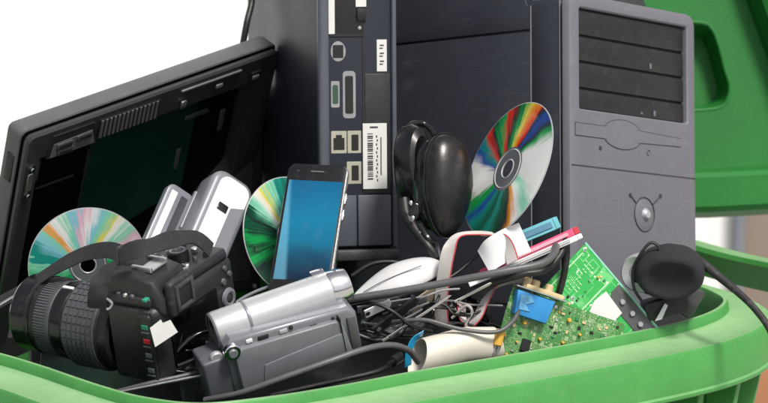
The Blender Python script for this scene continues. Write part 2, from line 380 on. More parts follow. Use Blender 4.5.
def sweep_loop(prof, closed):
    mb = MB(); rings = [[mb.bm.verts.new(loop[i] + nrmls[i] * o_ + Vector((0, 0, z))) for i in range(NL)] for o_, z in prof]
    m = len(prof); fs = []
    for j in range(m if closed else m - 1):
        a, b = rings[j], rings[(j + 1) % m]
        for i in range(NL): fs.append(mb.bm.faces.new((a[i], a[(i + 1) % NL], b[(i + 1) % NL], b[i])))
    mb._tag(fs); return mb, rings
bin_ = thing('wheelie_bin', 'open green plastic wheelie bin filled with discarded electronics', 'bin', T(0, .1, -1.0))
Mb = bin_.matrix_world.inverted()
def toB(o): o.parent = bin_; o.matrix_parent_inverse = Matrix.Identity(4); o.matrix_local = Mb; return o
mb, _ = sweep_loop([(0, -.003), (.0015, 0), (.005, 0), (.0065, -.002), (.008, -.010), (.012, -.0125), (.044, -.016), (.0475, -.0145), (.050, -.0145), (.0525, -.018), (.0545, -.056), (.0565, -.058), (.0565, -.061), (.054, -.063), (.0515, -.061), (.049, -.020), (.010, -.017), (.003, -.022), (-.001, -.02)], True)
toB(mb.build('rim', GREEN, sharp=40))
mb, rg = sweep_loop([(-.0008, -.020), (-.004, -.10), (-.012, -.4), (-.03, -.93), (-.026, -.955), (-.010, -.93), (.006, -.4), (.006, -.022)], False)
c = [mb.bm.verts.new((0, .1, -.93)), mb.bm.verts.new((0, .1, -.955))]
for r_, cc in ((rg[3], c[0]), (rg[4], c[1])):
    for i in range(NL): mb.bm.faces.new((r_[i], r_[(i + 1) % NL], cc))
toB(mb.build('bin_body', GREEN, sharp=40))
# gusset ribs below the rim
for i in range(0, NL, 7):
    p = loop[i]; n_ = nrmls[i]; tdir = Vector((-n_.y, n_.x, 0))
    M = Matrix((n_, tdir, Vector((0, 0, 1)))).transposed().to_4x4(); M.translation = p
    toB(MB().prism([(.0075, -.022), (.046, -.022), (.046, -.064), (.020, -.20), (.0075, -.22)], -.004, .004, 'y', .001, 1, M).build('rib', GREEN))
# lid, swung open behind
def lid_matrix(): 
    return frame(560, 221, 3.50, (1, -.01, .04), (0, 1, .10))
ML = lid_matrix(); MLl = Mb @ ML
s_ = 3.50 / FPX
def lp(px, py): return ((px - 560) * s_ * 1.03, (214 - py) * s_ * 1.035)
pocket = [lp(*q) for q in ((640, 12), (700, 12), (714, 17), (722, 34), (728, 58), (733, 76), (730, 90), (722, 97), (700, 100), (640, 102))]
pcx, pcz = lp(690, 56)
outer = [lp(*q) for q in ((300, 166), (805, 160), (795, 110), (772, 44), (752, -10), (735, -60), (715, -110), (640, -150), (400, -150), (330, -110))]
mb = MB()
vo = [mb.bm.verts.new((x, .045, z)) for x, z in outer]; vi = [mb.bm.verts.new((x, .045, z)) for x, z in pocket]
eo = [mb.bm.edges.new((vo[i], vo[(i + 1) % len(vo)])) for i in range(len(vo))]; ei = [mb.bm.edges.new((vi[i], vi[(i + 1) % len(vi)])) for i in range(len(vi))]
bmesh.ops.triangle_fill(mb.bm, use_beauty=True, use_dissolve=False, edges=eo + ei)
vb = [mb.bm.verts.new(((x - pcx) * .80 + pcx, .082, (z - pcz) * .80 + pcz)) for x, z in pocket]
for i in range(len(vi)): mb.bm.faces.new((vi[i], vi[(i + 1) % len(vi)], vb[(i + 1) % len(vi)], vb[i]))
mb.bm.faces.new(vb)
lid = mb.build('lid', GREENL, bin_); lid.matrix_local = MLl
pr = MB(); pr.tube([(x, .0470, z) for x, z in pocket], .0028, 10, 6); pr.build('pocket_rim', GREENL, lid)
fr_ = MB()
n_o = len(outer); cx_, cz_ = lp(560, 20)
ring_prof = [(0, .047), (.004, .030), (.010, .004), (.016, 0), (.050, .002), (.056, .008), (.058, .06), (.052, .062), (.046, .03), (0.004, .06)]
dense = []
for i in range(n_o):
    a, b = Vector((*outer[i], 0)), Vector((*outer[(i + 1) % n_o], 0))
    for k in range(6): dense.append(a.lerp(b, k / 6))
for _ in range(3): dense = [(dense[i - 1] + dense[i] * 2 + dense[(i + 1) % len(dense)]) / 4 for i in range(len(dense))]
nd = len(dense); rings = []
for o_, y in ring_prof:
    rr = []
    for i in range(nd):
        td = (dense[(i + 1) % nd] - dense[i - 1]).normalized(); nn = Vector((td.y, -td.x, 0))
        q = dense[i] + nn * (o_ - .004); rr.append(fr_.bm.verts.new((q.x, y, q.y)))
    rings.append(rr)
for j in range(len(rings)):
    a, b = rings[j], rings[(j + 1) % len(rings)]
    for i in range(nd): fr_.bm.faces.new((a[i], a[(i + 1) % nd], b[(i + 1) % nd], b[i])).smooth = True
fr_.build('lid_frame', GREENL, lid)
# hinge arms from lid to rim, one each side
A, B, C_ = P(660, 246, 3.50), P(735, 268, 3.40), P(830, 288, 3.24)
def arm(a, b, c, name='hinge_arm'):
    mb = MB(); path = spline([a, b, c], 8); secs = []
    for i, p in enumerate(path):
        td = (path[min(i + 1, len(path) - 1)] - path[max(i - 1, 0)]).normalized(); sd_ = td.cross(Vector((0, 0, 1))).normalized(); up_ = sd_.cross(td)
        secs.append([mb.bm.verts.new(p + sd_ * x + up_ * z) for x, z in ((-.010, -.016), (.010, -.016), (.012, .012), (.009, .017), (-.009, .017), (-.012, .012))])
    for s0, s1 in zip(secs, secs[1:]):
        for k in range(6): mb.bm.faces.new((s0[k], s0[(k + 1) % 6], s1[(k + 1) % 6], s1[k]))
    mb.bm.faces.new(secs[0]); mb.bm.faces.new(secs[-1][::-1])
    return toB(mb.build(name, GREEN))
arm(A, B, C_)

# ================================================================== desktop tower
Mt = frame(571.5, 331, 3.08, (.643, -.060, .764), (0, .997, .078))
tw = thing('computer_tower', 'large computer tower with grey front and dark blue side, tallest thing in the bin', 'computer', Mt)
W, D, ZB, ZT = .232, .40, -.07, .352
def zz(y): return (330 - y) * .00103
MB().prism([(.0115, ZB + .004), (D, ZB + .004), (D, ZT + .045), (.075, ZT + .045), (.052, ZT - .004), (.0115, ZT - .004)], .006, W - .006, 'x', .003).build('case_shell', NAVY, tw)
p_ = MB()
p_.box(.0025, .0062, .054, D - .02, ZB + .01, zz(23) - .0012, .0012); p_.prism([(.054, zz(23) + .0012), (D - .02, zz(23) + .0012), (D - .02, ZT + .038), (.080, ZT + .038), (.058, ZT - .010), (.054, ZT - .012)], .0030, .0062, 'x', .0012)
p_.build('side_panel', NAVY, tw)
MB().box(.003, .0062, .0175, .0525, ZB + .008, ZT - .008, .001).build('side_edge_strip', NAVY, tw)
MB().box(.0026, .0062, .0150, .0168, ZB + .008, ZT - .008, .0004, 1).build('edge_highlight', SILVERD, tw)  # pale strips standing in for highlights along the side edges
MB().box(.0024, .0062, .0528, .0537, ZB + .012, ZT - .010, .0003, 1).build('edge_highlight', SILVERD, tw)
# bezel with a recess for the drive bays
bz = MB(); b0x, b1x, b0z, b1z = .0165, .214, .231, .337
ring_panel(bz, [(.004, W - .004, ZB + .004, ZT - .004, .0113, .010), (0, W, ZB, ZT, .0100, .012), (0, W, ZB, ZT, .0055, .012), (.0012, W - .0016, ZB + .0012, ZT - .0016, .0020, .012), (.0045, W - .006, ZB + .005, ZT - .006, .0001, .010), (b0x - .0015, b1x + .0015, b0z - .0015, b1z + .0015, 0, .004), (b0x, b1x, b0z, b1z, .0012, .003), (b0x + .0004, b1x - .0004, b0z + .0004, b1z - .0004, .0095, .003)])
bz.build('front_bezel', TGREY, tw)
MB().box(b0x + .001, b1x - .001, .0075, .0092, b0z + .001, b1z - .001).build('bay_backing', HOLE, tw)
edges = [b1z, zz(30.5), zz(57), zz(84), b0z]
for a, b in zip(edges[1:], edges[:-1]):
    d_ = .0016 if b is not edges[2] and b is not edges[0] else .001
    c_ = MB().box(b0x + .0012, b1x - .0012, .0042, .0080, a + .0010, b - .0014, .0012).build('drive_bay_cover', BAYC, tw)
for xb, zb in ((.148, zz(48)), (.155, zz(97)), (.131, zz(97))):
    MB().box(xb, xb + .0032, .0030, .0046, zb - .0055, zb + .0005 if xb != .131 else zb - .003, .0005).build('bay_button', TGREY, tw)
# raised emblem panel outline, seams and power button
def line2(mb, pts, r=.0006): mb.tube([(x, -.0002, z) for x, z in pts], r, 6, 6)
em = MB(); cxm, czm, rx, rz = .092, .2095, .036, .0155
up_l = []
for k in range(25):
    a = R(155 - k * 130 / 24); up_l.append((cxm + rx * math.cos(a), czm + rz * math.sin(a)))
dn_l = [(x, 2 * czm - z) for x, z in up_l]
top = [(.008, czm + .0066)] + up_l + [(.200, czm + .0040)]; bot = [(.008, czm - .0066)] + dn_l + [(.200, czm - .0048)]
poly = top + bot[::-1]
em.prism(poly, -.0006, .0015, 'y', .0004, 1); em.build('emblem_panel', TGREY, tw)
ln_ = MB(); line2(ln_, top, .0005); line2(ln_, bot, .0005); line2(ln_, [(.008, czm + .0066), (.008, czm - .0066)], .0005)
ln_.build('emblem_outline', TGREYD, tw)
sm_ = MB(); sm_.box(.003, W - .004, -.0004, .0008, .1712, .1724); sm_.build('bezel_seam', TGREYD, tw)
MB().lathe([(0, -.0008), (.0022, -.0008), (.0024, .001)], 16, T(.052, 0, .1925) @ RX(0) @ RX(-90), caps=False).build('indicator_light', TGREYD, tw)
MB().lathe([(0, -.0012), (.0024, -.0010), (.0028, .001)], 16, T(.139, 0, .194) @ RX(90), caps=False).build('reset_button', TGREY, tw)
pc = (.131, .1275)
lb = MB(); lb.lathe([(.0172, -.001), (.0182, .0012), (.0192, -.001)], 40, T(pc[0], 0, pc[1]) @ RX(90), closed=False, caps=False)
for sx, sz in ((-.0255, .019), (.030, .0215)):
    a = Vector((sx, sz)).normalized() * .018; lb.tube([(pc[0] + a.x, -.0004, pc[1] + a.y), (pc[0] + sx, -.0004, pc[1] + sz)], .0007, 6, 3); lb.lathe([(0, .0012), (.0022, .001), (.0026, -.001)], 14, T(pc[0] + sx, 0, pc[1] + sz) @ RX(90), caps=False)
lb.build('power_surround', TGREYD, tw)
MB().lathe([(0, .0018), (.013, .0014), (.0165, .0), (.0165, -.001)], 36, T(pc[0], 0, pc[1]) @ RX(90), caps=False).build('power_ring', TGREY, tw)
MB().lathe([(0, .006), (.004, .0055), (.0062, .003), (.0068, .0)], 28, T(pc[0], 0, pc[1]) @ RX(90), caps=False).build('power_button', SILVER, tw)

# ================================================================== slim desktop
Ms = frame(320.5, 250, 3.10, (.965, .024, .26), (-.007, .998, -.069))
sl = thing('slim_computer', 'slim upright computer showing its rear ports and white labels, left of the tall tower', 'computer', Ms)
WS, HS, DS = .083, .32, .345
MB().box(.001, WS - .001, .004, DS, 0, HS, .006, 3).build('case_shell', SLIMG, sl)
fr_ = MB(); fr_.box(0, .0115, 0, .012, .0, HS, .0040, 4); fr_.box(WS - .005, WS, 0, .012, .0, HS, .002, 3); fr_.build('rear_frame', BLUEGREY, sl)
def X_(px): return (px - 320.5) * .00107
def Z_(py): return (250 - py) * .00103
bk = MB()
bk.box(X_(332.5), X_(366), .0035, .02, Z_(35), HS - .002, .0006)           # upper dark plate
bk.box(X_(366.5), X_(392), .0045, .02, Z_(73), HS - .002, .0006)
bk.box(X_(366.5), X_(392), .0025, .02, Z_(195), Z_(74), .0008)
bk.build('rear_plate', BAYC, sl)
io = MB(); io.box(X_(332.5), X_(366), .0065, .02, Z_(194), Z_(35.5)); io.build('port_plate', mat('dark port plate', (.030, .034, .044), .42, dust=.08), sl)
io = MB(); io.prism(rrect(X_(330.5), X_(366.5), Z_(195), Z_(34.5), .004), .003, .0066, 'y'); 
# frame only: remove by building four bars instead
io.bm.clear(); io.box(X_(332), X_(366.5), .003, .0066, Z_(36.5), Z_(34)); io.box(X_(364.5), X_(366.8), .0032, .0066, Z_(195), Z_(36)); io.build('port_surround', BAYC, sl)
lo = MB(); lo.box(X_(332.5), X_(357.5), .0022, .02, .003, Z_(196), .001); lo.box(X_(358.8), X_(392), .0015, .02, .003, Z_(196), .001); lo.build('lower_panel', BLUEGREY, sl)
MB().box(-.004 + X_(340), X_(399), -.004, DS * .9, -.012, -.0006, .002).build('foot', CHARC, sl)
# ports
def port(name, outline_m, o2, hole, hm=HOLE, y=.0066, prot=.003):
    a = MB(); a.prism(o2, y - prot, y + .001, 'y', .0006, 1); q = a.build(name, outline_m, sl)
    h = MB(); h.prism(hole, y - prot - .0003, y - prot + .001, 'y'); h.build('socket', hm, q); return q
port('round_port', STEEL, [(X_(340.5) + .0085 * math.cos(2 * PI * k / 24), Z_(51.5) + .0108 * math.sin(2 * PI * k / 24)) for k in range(24)], rrect(X_(335), X_(345.5), Z_(58), Z_(45), .001))
port('display_port', STEEL, rrect(X_(344.5), X_(358), Z_(119), Z_(71), .004), rrect(X_(347), X_(355), Z_(114), Z_(76), .002))
port('video_port', STEEL, rrect(X_(332.6), X_(342), Z_(108), Z_(81), .002), rrect(X_(334.5), X_(340), Z_(104), Z_(85), .0015), mat('green socket', (.03, .07, .045), .5))
port('network_port', BEIGEP, rrect(X_(332.6), X_(348.5), Z_(154), Z_(131), .001), [(X_(335), Z_(150)), (X_(346), Z_(150)), (X_(346), Z_(138)), (X_(343.5), Z_(138)), (X_(343.5), Z_(135)), (X_(337.5), Z_(135)), (X_(337.5), Z_(138)), (X_(335), Z_(138))])
port('usb_port', BEIGEP, rrect(X_(349), X_(363), Z_(154), Z_(131), .001), rrect(X_(353), X_(360), Z_(151), Z_(135), .0008))
port('usb_port', BEIGEP, rrect(X_(348), X_(363), Z_(185), Z_(162), .001), rrect(X_(353), X_(360), Z_(181), Z_(166), .0008))
# labels
def label(px0, px1, py0, py1, y, marks, name='paper_label'):
    q = MB().box(X_(px0), X_(px1), y - .0007, y + .001, Z_(py1), Z_(py0), .0002, 1).build(name, PAPER, sl)
    if marks:
        m_ = MB()
        for a, b, c0, d0 in marks: m_.box(X_(a), X_(b), y - .0011, y, Z_(d0), Z_(c0))
        m_.build('printed_marks', INK, q)
    return q
label(328.8, 337, -40, 34, .0033, [])
label(358, 368.5, -30, 7, .0033, [])
label(379, 389, 40, 72, .0043, [(382, 386, 45 + 8 * k, 46.2 + 8 * k) for k in range(3)] + [(381.5, 385, 48 + 8 * k, 49 + 8 * k) for k in range(3)])
rnd = random.Random(3); mk = []; y_ = 134.
while y_ < 180:
    h_ = rnd.choice((.6, .9, 1.4)); mk.append((368.5, 374, y_, y_ + h_)); y_ += h_ + rnd.choice((.7, 1.0, 1.6))
mk += [(377 + (k % 2) * .8, 378.2 + (k % 2) * .8, 136 + k * 4, 138.2 + k * 4) for k in range(12)] + [(381.5, 382.5, 138, 176), (371, 379, 127, 128.5)]
label(364, 388, 124, 190, .0023, mk)
MB().box(X_(359), X_(368), .0012, .004, Z_(21), Z_(8.5), .0006).build('latch', HOLE, sl)
MB().lathe([(0, .0006), (.0018, .0004), (.002, -.001)], 12, T(X_(362), .0035, Z_(28)) @ RX(90), caps=False).build('screw', STEEL, sl)

# ================================================================== laptop docking shell (left)
Md = frame(29, 139, 3.03, (.689, .284, .667), (.195, .80, -.567))
dk = thing('docking_station', 'large tilted black slab with vents and ports along its rim, leftmost in the bin', 'electronic device', Md)
WD, HD = .357, .30
mb = MB(); ring_panel(mb, [(-.002, WD + .002, -HD - .002, .002, .030, .006), (-.003, WD + .003, -HD - .003, .003, .027, .008), (-.003, WD + .003, -HD - .003, .003, .0105, .008), (-.0015, WD + .0015, -HD - .0015, .0015, .0095, .008)], last=False)
mb.build('back_shell', SLATE, dk, sharp=30)
mb = MB(); ring_panel(mb, [(0, WD, -HD, 0, .0064, .008), (-.0005, WD + .0005, -HD - .0005, .0005, .002, .008), (.002, WD - .002, -HD + .002, -.002, 0, .007), (.022, WD - .030, -HD + .03, -.034, .003, .004), (.024, WD - .032, -HD + .032, -.036, .020, .004), (.03, WD - .04, -HD + .04, -.04, .0205, .004)], first=False)
mb.build('rim_frame', mat('dock rim plastic', (.036, .036, .039), .36, bump=.15, bscale=800, dust=.05), dk, sharp=30)
MB().box(-.0042, -.001, .013, .0235, -.062, -.028, .0008).build('side_latch', BLACK, dk)
MB().box(.026, WD - .034, .0188, .0202, -HD + .034, -.038, .0004, 1).build('recessed_panel', SCREENF, dk)
MB().prism([(.110, -.043), (.262, -.040), (.262, -.165), (.110, -.20)], .0172, .0192, 'y', .0006, 1).build('reflection_plate', mat('teal reflection', (.009, .036, .028), .10, spec=.5), dk)  # green reflection on the glossy panel, painted as a teal plate
v_ = MB(); v_.box(.098, .182, -.0008, .002, -.0320, -.0090, .0004, 1); vg = v_.build('vent', HOLE, dk)
for k in range(14):
    MB().box(.0992 + k * .0059, .1022 + k * .0059, -.0020, .0016, -.0316, -.0094, .0005, 1).build('slat', SLATE, vg)
r_ = MB(); r_.prism([(.030, -.0355), (.034, -.008), (.090, -.008), (.097, -.0355)], -.0008, .003, 'y', .0004, 1); rc = r_.build('port_recess', HOLE, dk)
MB().prism([(.033, -.0350), (.036, -.0185), (.088, -.0165), (.094, -.0350)], -.0012, .0, 'y', .0003, 1).build('ledge', SLATE, rc)
for k, (u, v) in enumerate(((.040, -.0265), (.066, -.0245), (.042, -.0345))):
    h = MB(); h.box(u, u + .021, -.0030, .0, v, v + .0072, .0008); q = h.build('usb_socket', CHARC, rc)
    MB().box(u + .003, u + .018, -.0034, -.001, v + .0022, v + .0050).build('slot', HOLE, q)
for u, v in ((.318, -.018), (.262, -.012)):
    q = MB().box(u, u + .014, -.0008, .002, v - .011, v, .0004, 1).build('latch_hole', HOLE, dk)
    MB().box(u + .0015, u + .011, -.002, .0, v - .009, v - .004, .0006).build('latch', SILVERD, q)
MB().box(.212, .300, -.0012, .001, -.010, -.0075, .0006).build('release_bar', SILVERD, dk)
MB().box(.215, .222, -.0016, .001, -.032, -.0225, .0008).build('hinge_pin', STEEL, dk)
q = MB().prism(rrect(.0045, .0155, -.0780, -.036, .003), -.0012, .002, 'y', .0005, 1).build('serial_port', BLACK, dk)
MB().prism(rrect(.0062, .0138, -.068, -.046, .0025), -.0022, .0, 'y', .0004, 1).build('connector_shell', STEEL, q)
for v in (-.0405, -.0735): MB().cyl(.0026, 0, .0035, .0006, 12, T(.010, -.0005, v) @ RX(90)).build('screw', CHROME, q)
q = MB().box(.0275, .040, .0165, .020, -.078, -.046, .0006).build('expansion_port', BLACK, dk)
MB().box(.030, .0375, .0155, .018, -.074, -.050, .0006).build('contact_bar', SLATE, q)
MB().box(.040, .092, .0175, .0192, -.089, -.0875).build('panel_seam', CHARC, dk)
MB().box(.107, .1085, .0175, .0192, -.20, -.06).build('panel_seam', CHARC, dk)
for u, v, l_ in ((.246, -.062, .035), (.243, -.105, .006), (.302, -.072, .006)):
    MB().box(u, u + l_, .0165, .019, v - (.006 if l_ > .01 else .028), v, .0008).build('metal_clip', STEEL, dk)

# ================================================================== discs
RB = {'r': (.80, .03, .015), 'o': (.9, .33, .02), 'y': (.85, .75, .10), 'g': (.01, .38, .09), 't': (.015, .30, .25), 'b': (.02, .08, .42), 'w': (.93, .94, .93), 'k': (.015, .03, .03), 'v': (.35, .18, .5), 'm': (.25, .72, .50), 's': (.50, .56, .56), 'p': (.85, .50, .62), 'c': (.25, .62, .75), 'G': (.01, .10, .05)}
def disc(label, M, rad, stops, bands):
    t = thing('compact_disc', label, 'disc', M, 'loose compact discs')
    Q = RX(90)
    k = rad / .06
    q = MB().lathe([(.0195 * k, -.0006), (.0592 * k, -.0006), (.0592 * k, .0006), (.0195 * k, .0006)], 96, closed=True).build('data_surface', mat_cd('iridescent ' + label[:20], sorted([((p / 360 + .5) % 1.0, RB[c]) for p, c in stops]), bands), t); q.matrix_local = Q
    q = MB().lathe([(.0591 * k, -.0006), (.06 * k, -.0004), (.06 * k, .0004), (.0591 * k, .0006)], 96, closed=True).build('outer_rim', SILVER, t); q.matrix_local = Q
    hubm = mat('disc hub plastic', (.10, .11, .12), .15, coat=.5)
    q = MB().lathe([(.0075 * k, -.0006), (.0196 * k, -.0006), (.0196 * k, .0006), (.0075 * k, .0006)], 64, closed=True).build('clear_hub', hubm, t); q.matrix_local = Q
    q2 = MB().lathe([(.0165 * k, .0006), (.0172 * k, .0013), (.018 * k, .0006)], 64, caps=False).build('stacking_ring', SILVER, q)
    q3 = MB().lathe([(.0074 * k, .0004), (.0080 * k, .0012), (.0090 * k, .0005)], 48, caps=False).build('hole_edge', SILVER, q)
    return t
disc('rainbow compact disc leaning on the dark side of the tall tower', frame(508, 169, 3.0, (.539, .145, -.829), (.237, .919, .314)), .0722,
     [(0, 'w'), (22, 'w'), (34, 'g'), (42, 'k'), (52, 'b'), (60, 'k'), (67, 'r'), (77, 'o'), (84, 'y'), (92, 'g'), (104, 'k'), (114, 'r'), (124, 'g'), (136, 'k'), (144, 'r'), (154, 't'), (164, 'b'), (174, 'w'), (200, 'w'), (210, 'g'), (222, 'g'), (232, 'b'), (240, 't'), (252, 'G'), (264, 't'), (278, 'G'), (292, 'k'), (300, 'o'), (308, 'w'), (324, 'm'), (338, 'w')], .035)
disc('pale green and pink compact disc behind the camera lens', frame(88, 265, 3.065, (.98, .02, .18), (-.02, .95, -.28)), .0612,
     [(0, 'g'), (14, 'm'), (24, 'w'), (34, 'p'), (44, 'm'), (54, 'w'), (64, 'y'), (72, 'm'), (80, 'c'), (90, 'w'), (100, 'p'), (108, 'c'), (118, 'm'), (128, 'w'), (138, 'o'), (146, 'm'), (156, 'c'), (166, 't'), (180, 'm'), (200, 'g'), (240, 't'), (300, 'm'), (340, 'g')], .05)
disc('dark green compact disc wedged between the silver camera and the phone', frame(292, 236, 3.085, (.80, -.1, .62), (.1, .95, .3)), .0620,
     [(0, 'g'), (60, 't'), (96, 'G'), (112, 't'), (122, 'm'), (134, 'y'), (142, 'w'), (154, 'm'), (162, 'G'), (170, 'k'), (176, 'G'), (180, 'k'), (190, 'g'), (200, 'k'), (212, 'g'), (226, 'k'), (240, 'G'), (300, 'g')], .05)

# ================================================================== smartphone
Mp = frame(319, 164, 3.04, (.963, -.050, -.20), (.168, .879, .40))
ph = thing('smartphone', 'black smartphone with a blue screen standing upright behind the camcorder', 'phone', Mp)
hw, L = .0315, .152
MB().prism(rrect(-hw, hw, -L, 0, .009, 8), .0008, .0082, 'y', .0016, 3).build('edge_band', STEEL, ph)
MB().prism(rrect(-hw + .0008, hw - .0008, -L + .0008, -.0008, .0085, 8), -.0006, .003, 'y', .0006, 2).build('front_glass', BLACKG, ph)
MB().prism(rrect(-hw + .001, hw - .001, -L + .001, -.001, .0085, 8), .0081, .0100, 'y', .0012, 2).build('back_cover', CHARC, ph)
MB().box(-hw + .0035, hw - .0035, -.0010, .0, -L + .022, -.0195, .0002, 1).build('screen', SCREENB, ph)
MB().prism(rrect(-.007, .007, -.0098, -.0084, .0006), -.0012, .0, 'y').build('earpiece', SLATE, ph)
MB().lathe([(0, .0008), (.0016, .0006), (.002, 0)], 16, T(-.0205, -.0004, -.009) @ RX(90), caps=False).build('front_lens', GLASSD, ph)
for z0 in (-.030, -.048): MB().box(hw - .0002, hw + .0012, .003, .006, z0 - .012, z0, .0005).build('side_button', CHROME, ph)

# ================================================================== silver compact (flip) camera
Mc = frame(222, 166, 3.06, (.776, -.536, .332), (.308, .782, .542))
cl = thing('compact_camera', 'upright silver and white compact device beside the black phone, half hidden by the camera', 'camera', Mc)
q = MB().prism(rrect(-.004, .046, -.125, 0, .015, 8), 0, .034, 'y', .006, 4).build('body', SILVERD, cl)
MB().prism(rrect(.0045, .0405, -.105, -.006, .011, 8), -.0014, .004, 'y', .0008, 2).build('front_plate', WHITE, cl)
MB().prism([(.026, -.038), (.040, -.030), (.040, -.104), (.026, -.104)], -.0020, -.0008, 'y', .0003, 1).build('grey_inlay', SILVERD, cl)
MB().box(.012, .0235, -.0030, .0, -.047, -.0385, .0006).build('sensor_window', BLACKG, cl)
# second half folded out behind it
q = MB().prism(rrect(-.0335, -.0015, -.130, -.030, .008, 6), .030, .041, 'y', .002, 2).build('flip_half', SILVERD, cl)
MB().box(-.0285, -.0215, .0285, .032, -.125, -.038, .0004, 1).build('white_stripe', WHITE, q)
MB().box(-.0165, -.0085, .0290, .032, -.125, -.038, .0004, 1).build('side_groove', NAVY, q)
MB().cyl(.003, -.06, -.012, .001, 18, T(-.0030, .030, -.012)).build('hinge', SILVERD, cl)

# ================================================================== SLR camera
Mk = frame(163, 389, 2.89, (-.84, .13, .52), (-.05, .90, -.43)) @ Matrix.Scale(1.07, 4)
dc = thing('slr_camera', 'black single lens reflex camera with a long zoom lens pointing left', 'camera', Mk)
body = MB(); BW, BH = .128, .088
body.prism([(0.004, -.004), (.052, -.003), (.060, -.018), (.061, -BW * .62), (.058, -BW * .75), (.070, -BW + .008), (.060, -BW), (.004, -BW), (0, -BW + .005), (0, -.010)], 0, BH - .012, 'z', .008, 5)
body.build('body', CAMB, dc, sharp=40)
tp = MB(); tp.prism([(0.006, -.006), (.050, -.005), (.056, -.018), (.056, -BW * .62), (.056, -BW + .010), (.050, -BW + .003), (.006, -BW + .003), (.002, -BW + .007)], BH - .0135, BH - .003, 'z', .004, 3); tp.build('top_plate', CAMB, dc)
hump = MB(); hump.prism([(.0635, BH - .016), (.067, BH + .004), (.058, BH + .014), (.030, BH + .018), (.004, BH + .012), (-.004, BH - .004), (-.004, BH - .020)], -.060, -.010, 'y', .008, 4)
hump.build('prism_hump', CAMB, dc, sharp=40)
ec = MB(); ec.box(-.0115, -.003, -.053, -.017, BH - .024, BH + .010, .003, 3); q = ec.build('eyecup', RUBBER, dc)
MB().box(-.0124, -.006, -.045, -.026, BH - .016, BH + .002, .0012, 2).build('eyepiece', HOLE, q)
fr2 = MB()
for a in ((-.0490, -.045, BH - .0195, BH + .0055), (-.026, -.0225, BH - .0195, BH + .0055), (-.045, -.026, BH + .002, BH + .0055), (-.045, -.026, BH - .0195, BH - .016)): fr2.box(-.0140, -.009, a[0], a[1], a[2], a[3], .0008)
fr2.build('eyepiece_rim', CHARC, q)
hs_ = MB(); hs_.box(.012, .034, -.046, -.024, BH + .0150, BH + .0172, .0005, 1); hs_.box(.012, .034, -.048, -.0445, BH + .0150, BH + .0200, .0006, 1); hs_.box(.012, .034, -.0255, -.022, BH + .0150, BH + .0200, .0006, 1); hs_.build('hot_shoe', STEEL, dc)
def dial(x, y, r, h, name):
    q = MB().cyl(r, BH - .005, BH + h, .0012, 40, T(x, y, 0)).build(name, CHARC, dc)
    kn = MB()
    for k in range(30): kn.box(r - .0006, r + .0005, -.0005, .0005, BH - .002, BH + h - .0015, 0, M=T(x, y, 0) @ RZ(12 * k))
    kn.build('knurl', CHARC, q)
    MB().lathe([(r * .62, BH + h - .0002), (r * .68, BH + h + .0007), (r * .84, BH + h - .0002)], 32, T(x, y, 0), caps=False).build('dial_ring', SILVER, q); return q
dial(.030, -.086, .0095, .0075, 'mode_dial'); dial(.046, -.108, .0070, .005, 'command_dial')
for x_, y_, r_ in ((.014, -.076, .003), (.016, -.092, .0024), (.014, -.106, .0028), (.028, -.108, .0032), (.030, -.070, .0024), (.018, -.118, .0022)):
    MB().cyl(r_, BH - .005, BH + .0005, .0006, 16, T(x_, y_, 0)).build('top_button', STEEL if r_ > .0026 else SLATE, dc)
for k, (x_, y_) in enumerate(((.026, -.006), (.034, -.0065), (.042, -.007))): MB().cyl(.0022, BH - .005, BH - .0015, .0006, 14, T(x_, y_ - .002, 0)).build('top_button', STEEL if k % 2 else SLATE, dc)
MB().box(.008, .0125, -.0105, -.004, BH - .005, BH - .0022, .0005).build('green_badge', TEALS, dc)
for x_, y_, l_ in ((.040, -.060, .010), (.008, -.064, .008), (.044, -.078, .006)):
    MB().box(x_, x_ + .004, y_ - l_, y_, BH - .005, BH + .0008, .0008).build('strap_lug', STEEL, dc)
MB().lathe([(.0052, BH + .0046), (.0060, BH + .0058), (.0068, BH + .0046)], 28, T(.046, -.108, 0), caps=False).build('dial_ring', SILVER, dc)
MB().box(.014, .022, -.080, -.079, BH - .0035, BH - .0022).build('printed_mark', PAPER, dc)
# back: screen, buttons
MB().box(-.0022, .002, -.095, -.022, .012, .058, .0012).build('rear_screen', SCREENF, dc)
for y_, z_, r_ in ((-.108, .058, .0036), (-.118, .062, .003), (-.108, .020, .003), (-.118, .022, .0028), (-.112, .070, .0028)):
    MB().lathe([(0, .002), (r_ * .8, .0018), (r_, 0)], 16, T(-.0003, y_, z_) @ RY(-90), caps=False).build('rear_button', SLATE, dc)
q = MB().lathe([(.0045, .0022), (.0068, .003), (.0092, .002), (.0098, 0)], 28, T(-.0003, -.112, .040) @ RY(-90), caps=False).build('control_pad', SILVERD, dc)
MB().lathe([(0, .0026), (.0035, .0022), (.004, .0)], 18, T(-.0003, -.112, .040) @ RY(-90), caps=False).build('select_button', CHARC, q)
# near side: port door with coloured stickers
q = MB().prism(rrect(.0035, .018, .006, .072, .003), -.0035, .0005, 'y', .001, 2).build('port_door', CAMB, dc)
for z_, m_ in ((.058, TEALS), (.044, RED), (.030, SILVERD), (.015, SILVERD)):
    MB().box(.0065, .0135, .0000, .0012, z_, z_ + .0045, .0004, 1).build('port_mark', m_, q)
    MB().box(.006, .0145, .0000, .0010, z_ - .0035, z_ - .0022).build('mark_line', SILVERD, q)
